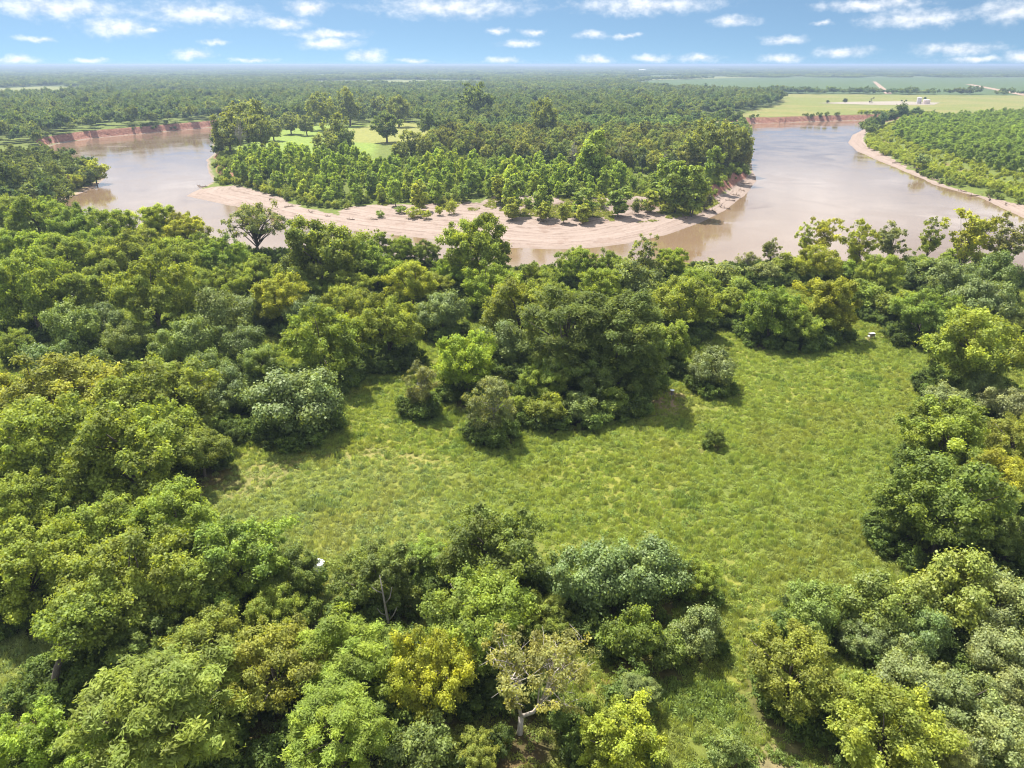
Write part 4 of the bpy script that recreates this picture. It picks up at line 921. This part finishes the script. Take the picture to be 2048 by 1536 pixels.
# trees that stand out on the point, on the sand or by the water
def mid(kind, u, v, r, tint, label, hz=1.0, wide=1.0, group='trees standing out on the river bend'):
    x, y, z, s = solve(kind, u, v, r, hz * 1.0, -3.0)
    plant(kind, x, y, z - .1, s / wide, tint, label, group, hz * wide, wide=wide)
YG = (0.275, 0.324, 0.049); MG = (0.205, 0.283, 0.054); DG = (0.119, 0.167, 0.056); SG = (0.178, 0.216, 0.063)
for a in [
 ('cotton',838,391,16,YG,'yellow-green bush at the left end of the sand flat',.8,1.2),('willow',903,413,10,YG,'small bright bush alone on the sand, third from the left',1.1),
 ('cotton',1024,416,16,YG,'bright rounded young tree alone on the sand in mid bar',.62,1.3),('cotton',1087,423,12,YG,'slim bright young tree on the sand right of the rounded one',.7,1.2),
 ('cotton',1128,425,12,YG,'bright young tree on the sand, second right of the rounded one',.7,1.2),('cotton',1166,427,13,YG,'bright young tree nearest the water on the sand',.65,1.3),
 ('willow',1055,413,9,MG,'small grey bush right of the rounded young tree',.9),('willow',878,420,7,YG,'tiny bright bush near the left part of the sand',1.1),
 ('willow',828,424,14,YG,'clump of bright bushes on the left of the sand flat',.6),('willow',800,418,10,MG,'low green clump left of the bright bushes',.6),('willow',852,428,9,YG,'bright bush at the right end of the clump',.8),
 ('willow',760,427,8,MG,'tiny low bush on the sand left of the clump',.7),('willow',975,432,14,(.11,.13,.05),'low brownish brush on the sand',.5),
 ('cotton',1170,384,24,MG,'broad dome-shaped young tree by the sand',.52,1.7),('cotton',1143,392,14,MG,'smaller dome joined to the broad dome-shaped tree',.6,1.4),
 ('cotton',1239,382,21,MG,'squarish dark young tree right of the broad dome',.55,1.5),('cotton',1303,380,15,YG,'bright two-tier young tree near the right sand',.6,1.3),('cotton',1308,362,10,MG,'rounded crown behind the bright two-tier tree',.7,1.2),
 ('willow',1277,412,13,(.12,.15,.04),'olive bush at the right end of the sand flat',1.0),('willow',1203,408,9,YG,'small yellow bush on the sandy grass',1.1),('willow',1335,416,15,YG,'low yellow-green mound on the right sand',.5),
 ('willow',1410,402,14,(.09,.10,.06),'grey bush at the eroding bank',1.0),
 ('cotton',1085,382,17,MG,'upright bright tree in front of the stand, middle',.8,1.1),('cotton',1000,388,15,YG,'yellow-topped tree in front of the stand',.8,1.1),('cotton',1025,368,18,MG,'taller tree behind the yellow-topped one',.9,1.1),
 ('cotton',1355,372,26,MG,'large young cottonwood right of the stand',.85,1.25),('cotton',1392,352,24,MG,'large young cottonwood, second right of the stand',.85,1.2),('cotton',1335,345,22,MG,'large young cottonwood behind the first right of the stand',.9,1.2),
 ('cotton',1385,385,22,MG,'large young cottonwood nearest the eroding bank',.85,1.2),('cotton',1425,352,17,MG,'slender cottonwood beside the tall trees at the bend',.9,1.1),('cotton',1190,318,26,MG,'tall bright cottonwood breaking out of the dark woods',.9,1.2),
 ('bankwood',1450,290,30,SG,'tall tree at the corner of the woods over the river',1.2),('bankwood',1478,300,24,SG,'outermost tall tree leaning over the river corner',1.2),('bankwood',1410,288,32,SG,'tall tree second from the river corner',1.2),
 ('bankwood',455,265,36,SG,'big round tree overhanging the left arm of the river',.85),('bankwood',492,245,42,SG,'biggest tree of the clump at the left river arm',.85),('bankwood',520,262,26,SG,'smaller tree behind the clump at the left river arm',1.1),
 ('dead',478,265,20,(.2,.2,.15),'whitish dead tree among the clump at the left river arm',1.0),
 ('bankwood',650,288,26,SG,'lone rounded tree in the green field inside the bend',.75),('bankwood',672,262,30,SG,'taller tree behind the lone rounded one in the field',.9),('bankwood',690,280,18,DG,'dark tree right of the lone rounded one',1.0),
 ('bankwood',772,252,28,DG,'dark spreading tree in the golden field',.8),('bankwood',640,220,27,SG,'large round tree on the far side of the green field',1.0),('bankwood',697,212,27,SG,'second large round tree beyond the green field',1.0),
 ('bankwood',758,215,18,SG,'round tree beyond the golden field, left of a pair',1.0),('bankwood',796,218,24,SG,'round tree beyond the golden field, right of a pair',1.0),('bankwood',950,205,34,DG,'wide dark tree clump behind the bend woods',.9),
 ('bankwood',858,245,22,DG,'dark tree at the right end of the golden field',.9),('bankwood',820,285,22,SG,'tree between golden field and the stand',.9),('bankwood',800,300,18,SG,'lower tree just behind the stand',.9),
 ('bankwood',580,245,20,SG,'leafy tree on the rim of the green field, left',.8),('bankwood',612,250,18,SG,'leafy tree on the rim of the green field, right',.8),('bankwood',545,258,20,SG,'leafy tree between the left clump and green field',.8),
 ('bankwood',1088,235,26,SG,'tall open tree in the woods behind the bend',1.3)]:
    mid(*a)
# brushy rim of the point
nfill(zone_points([(430,362),(470,362),(560,378),(650,402),(700,412),(660,412),(600,400),(520,380),(450,368)], 4.2, 5, -4), 'willow', (.7, 1.2), [YG, (.185, .23, .036)], 'yellow-green willow bush along the left rim of the sandbar', 'willow bushes along the sandbar rim', 70)
nfill(zone_points([(700,394),(900,400),(1200,404),(1350,404),(1420,388),(1380,384),(1200,394),(900,392)], 9.5, 6, -3.5), 'willow', (.5, 1.0), [YG, MG, (.12, .14, .04)], 'small bush between the young cottonwoods and the open sand', 'small bushes by the open sand', 60)
BF = poly_px([(430,366),(436,310),(470,296),(560,318),(760,335),(860,300),(1040,255),(1495,258),(1505,335),(1470,352),(1420,385),(1380,396),(1200,402),(900,398),(700,400),(600,396),(520,376)], -1)
q = RNG.random((16000, 2)) * (BF.max(0) - BF.min(0)) + BF.min(0); q = q[inside(BF, q[:, 0], q[:, 1]) & ~inside(PEN_GREEN, q[:, 0], q[:, 1]) & ~inside(PEN_GOLD, q[:, 0], q[:, 1]) & ~inside(SAND_BAR, q[:, 0], q[:, 1])]
z_, s_ = terrain(q[:, 0], q[:, 1]); q = q[s_ > 3]; z_ = z_[s_ > 3]
scatter('bend_undergrowth', np.stack([q[:, 0], q[:, 1], z_ - .2], 1), RNG.uniform(.3, .95, len(q)), RNG.uniform(0, 6.28, len(q)), np.array([[.19, .255, .05]]) * RNG.uniform(.6, 1.3, (len(q), 1)), UND, 'green undergrowth filling the woods inside the river bend', 'undergrowth')
qx = RNG.uniform(-560, 640, 60000); qy = RNG.uniform(330, 1300, 60000); qz, qs = terrain(qx, qy)
k = (qs > 2.5) & (qs < 11) & (vnoise(qx, qy, 26.0, 55, 2) > .58) & ~inside(SAND_BAR, qx, qy) & ~inside(SAND_RIGHT, qx, qy); qx, qy, qz = qx[k], qy[k], qz[k]
scatter('bank_brush', np.stack([qx, qy, qz - .3], 1), RNG.uniform(.5, 1.1, len(qx)), RNG.uniform(0, 6.28, len(qx)), np.array([[.16, .215, .05]]) * RNG.uniform(.6, 1.3, (len(qx), 1)), UND, 'brush growing down the river banks', 'brush')
# left bank close to the water
LB = [(-60,300),(60,290),(110,305),(140,328),(185,345),(200,352),(175,372),(140,385),(95,402),(40,408),(-60,410)]
nfill(zone_points(LB, 8.5, 7, -1.0, 2.0), 'bankwood', (.62, 1.0), [(.10, .14, .036), (.12, .165, .036), (.14, .175, .036)], 'tree crowding the left bank below the red cut bank', 'trees on the left bank', 80, (.75, 1.0))
for a in [('bankwood',187,340,22,YG,'yellow-green tree overhanging the water at the left bank',.85),('willow',146,362,14,YG,'bright bush above the mud on the left bank',.9),('willow',82,385,16,YG,'bright bush at the foot of the left bank',.9),('willow',100,358,24,(.12,.155,.03),'broad bright bush on the left bank',.8)]:
    mid(*a, group='trees on the left bank')
# right bank thicket
RBZ = [(1742,262),(1768,248),(1850,240),(1960,232),(2100,226),(2300,250),(2300,450),(2048,392),(1960,368),(1880,340),(1800,310),(1748,286)]
restR = nfill(zone_points(RBZ, 6.0, 8, -.5, 36), 'cotton', (.5, 1.05), [(.185, .265, .052), (.205, .285, .052), (.165, .24, .056)], 'young tree in the dense thicket on the right bank', 'young trees on the right bank', 240, (.75, 1.3), 1.3, 'thicket_sapling')
nfill(zone_points([(1738,268),(1760,290),(1850,328),(1960,362),(2048,384),(2250,440),(2250,468),(2048,406),(1960,386),(1900,369),(1840,345),(1780,314),(1735,290)], 3.5, 9, -3, 10), 'willow', (.9, 1.5), [YG, (.255, .315, .042), (.235, .30, .046)], 'yellow-green willow bush in the belt along the right bank sand', 'willow belt on the right bank', 300, (.8, 1.1))

SG_POLY = poly_px([(690,400),(820,404),(1000,404),(1200,404),(1330,402),(1420,388),(1440,400),(1390,424),(1300,440),(1180,444),(1080,436),(950,432),(860,434),(780,430),(690,418)], -4.5)
q = RNG.random((26000, 2)) * (SG_POLY.max(0) - SG_POLY.min(0)) + SG_POLY.min(0); g_ = vnoise(q[:, 0], q[:, 1], 16.0, 71, 3) + (to_px(q[:, 0], q[:, 1], -4.0)[0] - 1100) * .00035; q = q[inside(SG_POLY, q[:, 0], q[:, 1]) & (g_ > .56)]
z_ = terrain(q[:, 0], q[:, 1])[0]
scatter('sandbar_weeds', np.stack([q[:, 0], q[:, 1], z_ - .05], 1), RNG.uniform(.6, 1.6, len(q)), RNG.uniform(0, 6.28, len(q)), np.array([[.24, .27, .07]]) * RNG.uniform(.7, 1.2, (len(q), 1)), WEEDS, 'thin grass and weeds on the upper part of the sandbar', 'weeds')
# the woods beyond, out to the horizon
def far_proto(seed, n, R, A, zc_, ncl, spread, ll):
    g = np.random.default_rng(seed); parts = []
    for k in range(ncl):
        a = g.uniform(0, 6.28); d = spread * math.sqrt(g.random()); s = g.uniform(.75, 1.2)
        C, r, O = crown_clumps(g, R * s, A * s, zc_ * s, 14, low=-.6, rc=(.25, .4), lobes=4)
        f = list(foliage(g, C, r, O, n // ncl, ll, ll * .7, 'broad', var=.2)); f[0] = f[0] + np.array([d * math.cos(a), d * math.sin(a), 0]); f[5] = f[5] * g.uniform(.8, 1.2); parts.append(f)
    return leaf_mesh('far_wood', *[np.concatenate([p[i] for p in parts]) for i in range(6)], LEAF_I)
SINGLE = [far_proto(300 + s, 900, 5.2, 5.0, 8.0, 1, 0, 1.15) for s in range(4)]
GROVE = [far_proto(320 + s, 1500, 5.5, 4.8, 7.5, 7, 13, 1.7) for s in range(4)]
MASS = [far_proto(340 + s, 2600, 6.5, 4.6, 6.5, 40, 48, 2.9) for s in range(4)]
def wooded(x, y):
    k = np.ones(x.shape, bool)
    for p in CLEAR: k &= ~inside(p, x, y)
    for p in (PEN_GREEN, PEN_GOLD, SAND_BAR, SAND_RIGHT): k &= ~inside(p, x, y)
    s = inside(SPARSE_PASTURE, x, y); k &= ~s | (vnoise(x, y, 60.0, 91, 1) > .72)
    z, sd_ = terrain(x, y); k &= sd_ > 5
    r = np.hypot(x, y); k &= (r < 1500) | (vnoise(x, y, 420.0, 92, 3) > .30)
    return k, z
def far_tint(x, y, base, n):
    t_ = np.array(MIDTINT)[RNG.integers(0, 5, n)] * base * np.array([.86, .96, 1.12])  # bluer and less yellow: part of the distance haze put into leaf colour
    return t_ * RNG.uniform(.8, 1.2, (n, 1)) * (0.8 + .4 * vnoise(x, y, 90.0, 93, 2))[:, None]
def ring(r0, r1, spacing, protos, name, label, hz, extra=None, base=1.0, hs=1.0):
    area = .86 * 2 * (r1 * r1 - r0 * r0) / 2; m_ = int(area / spacing ** 2)
    y_ = np.sqrt(RNG.random(m_) * (r1 * r1 - r0 * r0) + r0 * r0); x_ = (RNG.random(m_) * 2 - 1) * .86 * y_
    k, z_ = wooded(x_, y_); x_, y_, z_ = x_[k], y_[k], z_[k]
    if extra is not None:
        k = extra(x_, y_); x_, y_, z_ = x_[k], y_[k], z_[k]
    s = RNG.uniform(.8, 1.25, len(x_)); S = np.stack([s * hs, s * hs, s * RNG.uniform(hz[0], hz[1], len(x_))], 1)
    scatter(name, np.stack([x_, y_, z_ - .2], 1), S, RNG.uniform(0, 6.28, len(x_)), far_tint(x_, y_, base, len(x_)), protos, label, 'woodland'); return len(x_)
BEND_FRONT = poly_px([(430,372),(440,300),(470,292),(880,275),(860,290),(1040,252),(1500,255),(1520,350),(1400,410),(1000,430),(600,410)], -1)
TALLP = poly_px(TALL, -.5); LBP = poly_px(LB, -1); RBP = poly_px(RBZ, -.5)
def not_done(x, y):
    return ~(inside(TALLP, x, y) | inside(LBP, x, y) | inside(RBP, x, y) | inside(BEND_FRONT, x, y)) & ~((y < 330) & (x > -300) & (x < 330)) & (terrain(x, y)[1] > 7)
q = RNG.random((30000, 2)) * (RBP.max(0) - RBP.min(0) + 80) + RBP.min(0) - 40; z_, s_ = terrain(q[:, 0], q[:, 1]); k = (s_ > 15) & (s_ < 46) & (q[:, 0] > 120) & ~inside(SAND_RIGHT, q[:, 0], q[:, 1]) & (to_px(q[:, 0], q[:, 1], z_)[0] > 1715)
q, z_ = q[k], z_[k]
scatter('right_bank_brush', np.stack([q[:, 0], q[:, 1], z_ - .2], 1), RNG.uniform(.3, .8, len(q)), RNG.uniform(0, 6.28, len(q)), np.array([[.31, .37, .058]]) * RNG.uniform(.7, 1.15, (len(q), 1)), UND, 'low bright brush between sand and thicket on the right bank', 'brush')
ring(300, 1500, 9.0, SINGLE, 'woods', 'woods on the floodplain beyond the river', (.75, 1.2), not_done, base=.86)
if len(restR[0]):
    x_, y_, z_ = restR; nn = len(x_)
    scatter('right_bank_thicket', np.stack([x_, y_, z_], 1), np.stack([RNG.uniform(.7, 1.6, nn), RNG.uniform(.7, 1.6, nn), RNG.uniform(.4, 1.0, nn)], 1), RNG.uniform(0, 6.28, nn), np.array(COT)[RNG.integers(0, 3, nn)] * RNG.uniform(.85, 1.15, (nn, 1)), [inst_copy(c_, LEAF_I) for c_, _ in PROTO['cotton']], 'far part of the young thicket on the right bank', 'thicket')
if len(restA[0]):
    x_, y_, z_ = restA; nn = len(x_)
    scatter('bend_woods', np.stack([x_, y_, z_], 1), RNG.uniform(.9, 1.3, nn), RNG.uniform(0, 6.28, nn), far_tint(x_, y_, 1.05, nn), [inst_copy(c_, LEAF_I) for c_, _ in PROTO['bankwood']], 'back part of the woods inside the river bend', 'woodland')
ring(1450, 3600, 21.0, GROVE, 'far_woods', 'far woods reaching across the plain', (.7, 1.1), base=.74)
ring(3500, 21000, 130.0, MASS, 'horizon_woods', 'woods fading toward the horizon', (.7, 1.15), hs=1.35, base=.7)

# ------------------------------------------------------------------ small things
STEEL = plain('galvanised_steel', (.42, .42, .43), .45, .6); WHITE = plain('white_plastic', (.78, .80, .80), .45, 0, .08); RUST = plain('weathered_drum', (.12, .085, .08), .7, .2, .4, 6)
WOODM = plain('weathered_board', (.20, .165, .135), .85, 0, .35, 5); ROOFM = plain('pale_roof', (.62, .60, .56), .6, .2, .12); TANKM = plain('tank_grey', (.56, .53, .55), .5, .3, .12); TANKB = plain('tank_beige', (.66, .55, .52), .55, .2, .12)
DARKM = plain('dark_iron', (.05, .045, .045), .6, .4); WALLM = plain('house_wall', (.70, .68, .64), .8, 0, .1); GLASSM = plain('window_glass', (.05, .06, .07), .1)
DRIFT = bark_mat('driftwood', (.13, .09, .065), (.33, .25, .19), 2.0)
# tripod deer feeder: pale lid on a dark drum
x, y = at(1343, 797); z = float(ground_z(x, y)[0]); e = empty('game_feeder', (x, y, z), .3)
tag(e, 'dark drum game feeder with pale lid on tripod legs below the dark pecans', 'feeder')
MB().lathe([(.27, 1.05), (.29, 1.1), (.29, 1.88), (.28, 1.9)], 16).build('drum', RUST, e, smooth=False)
MB().lathe([(.42, 1.9), (.42, 1.95), (.16, 2.04), (.02, 2.06)], 18).build('lid', WHITE, e)
MB().lathe([(.10, .85), (.24, 1.05)], 12).build('spinner_funnel', STEEL, e)
for k in range(3):
    a = k * 2.094; MB().tube([(.26 * math.cos(a), .26 * math.sin(a), 1.5), (.72 * math.cos(a), .72 * math.sin(a), -.1)], [.03, .03], 6).build('leg', STEEL, e)
# trough feeder on the far end of the meadow
x, y = at(1742, 677); z = float(ground_z(x, y)[0]); e = empty('trough_feeder', (x, y, z), .25)
tag(e, 'dark box feeder with pale roof on legs at the far end of the meadow', 'feeder')
MB().box((0, 0, 1.02), (1.25, .8, .62)).build('box', WOODM, e)
MB().box((0, -.12, 1.46), (1.42, .62, .06)).box((0, .32, 1.40), (1.42, .3, .06)).build('roof', ROOFM, e)
for s in (-1, 1):
    MB().box((s * .76, 0, .78), (.24, .6, .2)).build('side_trough', WHITE, e)
    for q in (-1, 1): MB().tube([(s * .52, q * .32, .75), (s * .66, q * .4, -.1)], [.05, .05], 6).build('leg', WOODM, e)
# white tank half hidden in the trees at the near meadow edge
x, y = at(640, 1142); z = float(ground_z(x, y)[0]); e = empty('white_tank', (x, y, z), 0)
tag(e, 'small white peaked tank half hidden in trees at the near meadow edge', 'tank')
MB().lathe([(.72, 0), (.74, .05), (.74, .45), (.76, .5), (.74, .55), (.74, 1.25), (.70, 1.35)], 24).build('body', WHITE, e, smooth=False)
MB().lathe([(.73, 1.35), (.26, 1.72), (.24, 1.8), (.02, 1.82)], 24).build('top', WHITE, e)
# grey dead trunk in the foreground
mb = MB(); x, y = at(778, 1275); z = float(ground_z(x, y)[0]); e = empty('dead_tree', (x, y, z), 0)
tag(e, 'grey dead trunk with broken branches in front of the dark flat-topped tree', 'dead tree', 'dead wood')
mb.tube([(0, 0, -.4), (.05, 0, 2.6), (-.25, .3, 5.6), (-.5, .5, 8.6)], [.2, .16, .11, .04], 8); mb.build('trunk', BARK_GREY, e, smooth=True)
for p0, p1, p2 in (((.05, 0, 2.4), (.8, -.2, 3.6), (1.3, -.2, 4.8)), ((0, .1, 3.2), (-.6, -.3, 3.9), (-.9, -.5, 4.8)), ((-.15, .2, 4.8), (.5, .1, 5.8), (.8, .2, 7.2)), ((-.3, .35, 6.2), (-1.0, .1, 6.8), (-1.4, 0, 7.4)), ((0, 0, 1.2), (-.6, -.3, 1.5), (-1.0, -.4, 1.9)), ((0, 0, .8), (.7, -.3, 1.1), (1.2, -.3, 1.2))):
    MB().tube([p0, p1, p2], [.08, .055, .02], 6).build('branch', BARK_GREY, e, smooth=True)
# oil lease on the pasture
def place_far(name, u, v, label, cat, rz=0.0):
    x, y = at(u, v); e = empty(name, (x, y, float(ground_z(x, y)[0])), rz); return tag(e, label, cat)
e = place_far('storage_tank', 1837, 207.5, 'tall grey storage tank standing on the pale gravel pad', 'tank')
MB().lathe([(3.6, 0), (3.6, 9.6), (3.4, 9.8), (.4, 10.6)], 24).build('tank_shell', TANKM, e); MB().box((3.9, 0, 5), (.5, .7, 10)).build('ladder', STEEL, e)
e = place_far('storage_tank', 1852, 208, 'squat beige storage tank at the right end of the gravel pad', 'tank')
MB().lathe([(5.6, 0), (5.6, 6.2), (5.3, 6.4), (.5, 7.6)], 28).build('tank_shell', TANKB, e); MB().box((5.9, 0, 3.4), (.5, .7, 6.8)).build('ladder', STEEL, e)
e = place_far('pump_jack', 1742, 206.5, 'dark pump jack on the pale gravel pad', 'pump', .5)
MB().box((0, 0, .3), (9, 2.2, .6)).build('base_frame', DARKM, e)
mb = MB()
for sx_ in (-1, 1):
    for sy_ in (-1, 1): mb.tube([(sx_ * 1.6, sy_ * 1.0, .5), (0, 0, 7.2)], [.22, .18], 6)
mb.build('post', DARKM, e); MB().tube([(-4.2, 0, 6.4), (0, 0, 7.5), (4.4, 0, 8.8)], [.34, .5, .36], 6).build('walking_beam', DARKM, e)
MB().box((4.9, 0, 8.4), (1.0, .8, 3.0)).build('horse_head', DARKM, e); MB().box((-4.0, 0, 2.6), (1.6, 1.4, 2.4)).build('counterweight', DARKM, e); MB().tube([(-4.0, 0, 3.5), (-4.2, 0, 6.4)], [.14, .14], 6).build('pitman_arm', DARKM, e)
for (u, v, w) in ((1690, 206, 9), (1655, 206.5, 6), (1812, 203, 4), (1803, 203, 3.5), (1850, 199.5, 6)):
    x, y = at(u, v); plant('bankwood', x, y, 0, w / 10.0, (.06, .09, .034), {1690: 'largest dark bush on the gravel pad', 1655: 'bush at the left end of the gravel pad', 1812: 'right one of two small bushes behind the gravel pad', 1803: 'left one of two small bushes behind the gravel pad', 1850: 'tree behind the squat beige tank'}[u], 'bushes by the gravel pad', .7)
def house(u, v, w, label, rz):
    e = place_far('house', u, v, label, 'house', rz)
    MB().box((0, 0, 1.6), (w, w * .6, 3.2)).build('wall', WALLM, e)
    h = w * .2; a, b = w * .54, w * .36; me = bpy.data.meshes.new('roof')
    me.from_pydata([(-a, -b, 3.1), (a, -b, 3.1), (a, b, 3.1), (-a, b, 3.1), (-a, 0, 3.1 + h), (a, 0, 3.1 + h)], [], [(0, 1, 5, 4), (2, 3, 4, 5), (0, 4, 3), (1, 2, 5), (0, 3, 2, 1)]); me.materials.append(ROOFM); obj('roof', me, e)
    for k in (-.3, .3): MB().box((k * w, -w * .3 - .03, 1.8), (1.4, .08, 1.3)).build('window', GLASSM, e)
    MB().box((0, -w * .3 - .03, 1.1), (1.1, .08, 2.1)).build('door', WOODM, e)
house(1078, 181, 26, 'white-roofed house showing through the woods behind the bend', .1)
house(1284, 142.5, 60, 'white farm building on the hazy plain, left one', .2); house(1432, 143.5, 55, 'white farm building on the hazy plain, right one', -.2)
# driftwood stranded along the bars
def drift_mesh(seed):
    g = np.random.default_rng(seed); mb = MB(); L = g.uniform(3.5, 7)
    p = [Vector((-L / 2, 0, .2)), Vector((0, g.uniform(-.5, .5), .35)), Vector((L / 2, g.uniform(-.8, .8), .25))]
    mb.tube(p, [.24, .19, .07], 7)
    for k in range(5):
        a = p[0].lerp(p[1], g.random()) if k < 2 else p[1].lerp(p[2], g.random())
        b = a + Vector((g.uniform(-.6, 1.6), g.uniform(-1.5, 1.5), g.uniform(.2, 1.3))); mb.tube([a, a.lerp(b, .5) + Vector((0, 0, .15)), b], [.09, .06, .02], 5)
    return mb.mesh('driftwood_log', DRIFT, True)
DR = [drift_mesh(s) for s in range(5)]
def drift(spots, label, group):
    for (u, v, s) in spots:
        x, y = at(u, v, -5.5); z = max(float(ground_z(x, y)[0]), WATER_Z); x, y = at(u, v, z); z = max(float(ground_z(x, y)[0]), WATER_Z - .1)
        o = obj('driftwood_log', random.choice(DR)); o.location = (x, y, z); o.rotation_euler = (0, 0, random.uniform(0, 6.28)); o.scale = (s, s, s); tag(o, label, 'driftwood', group)
drift([(406, 373, 1.3), (398, 372, .8)], 'driftwood snag at the left tip of the sandbar', 'driftwood at the sandbar tip')
drift([(1408, 420, 1.2), (1425, 424, 1.3), (1440, 412, 1.1), (1460, 402, 1.2), (1472, 392, 1.3), (1484, 382, 1.1), (1490, 368, 1.2), (1500, 356, 1.1), (1395, 432, 1.0), (1370, 436, 1.2), (1450, 418, 1.2), (1430, 402, 1.0), (1478, 372, 1.2)], 'driftwood log on the eroding bank at the right end of the sandbar', 'driftwood on the eroding bank')
drift([(1795, 328, 1.5), (1815, 332, 1.2), (1830, 338, 1.6), (1842, 343, 1.4), (1855, 352, 1.5), (1868, 362, 1.5), (1880, 368, 1.3), (1905, 374, 1.4), (1925, 384, 1.3), (1950, 392, 1.4), (1980, 400, 1.3), (2010, 412, 1.3), (1765, 312, 1.2), (1748, 298, 1.1)], 'driftwood branch stranded on the right bank sand', 'driftwood on the right bank')
drift([(620, 425, 1.0), (655, 434, .9), (700, 440, 1.0), (745, 440, .9), (540, 400, .9), (580, 414, 1.0), (1080, 438, .7)], 'small drift branch lying on the pale sandbar', 'driftwood on the sandbar')
drift([(168, 384, 1.0), (180, 378, 1.0), (150, 392, .9)], 'driftwood branch on the left bank mud', 'driftwood on the left bank')

# ------------------------------------------------------------------ the air
hz_m = bpy.data.materials.new('haze_air'); hz_m.use_nodes = True; hz_m.node_tree.nodes.clear(); t = NT(hz_m.node_tree)
vol = t.n('ShaderNodeVolumePrincipled', ins={'Color': (.38, .49, .68, 1), 'Density': 0.00015, 'Anisotropy': 0.2})
t.n('ShaderNodeOutputMaterial', ins={'Volume': vol.outputs[0]})
hb = MB().box((0, 12900, 27.5), (56000, 28400, 75)).build('haze', hz_m)
tag(hb, kind='stuff')
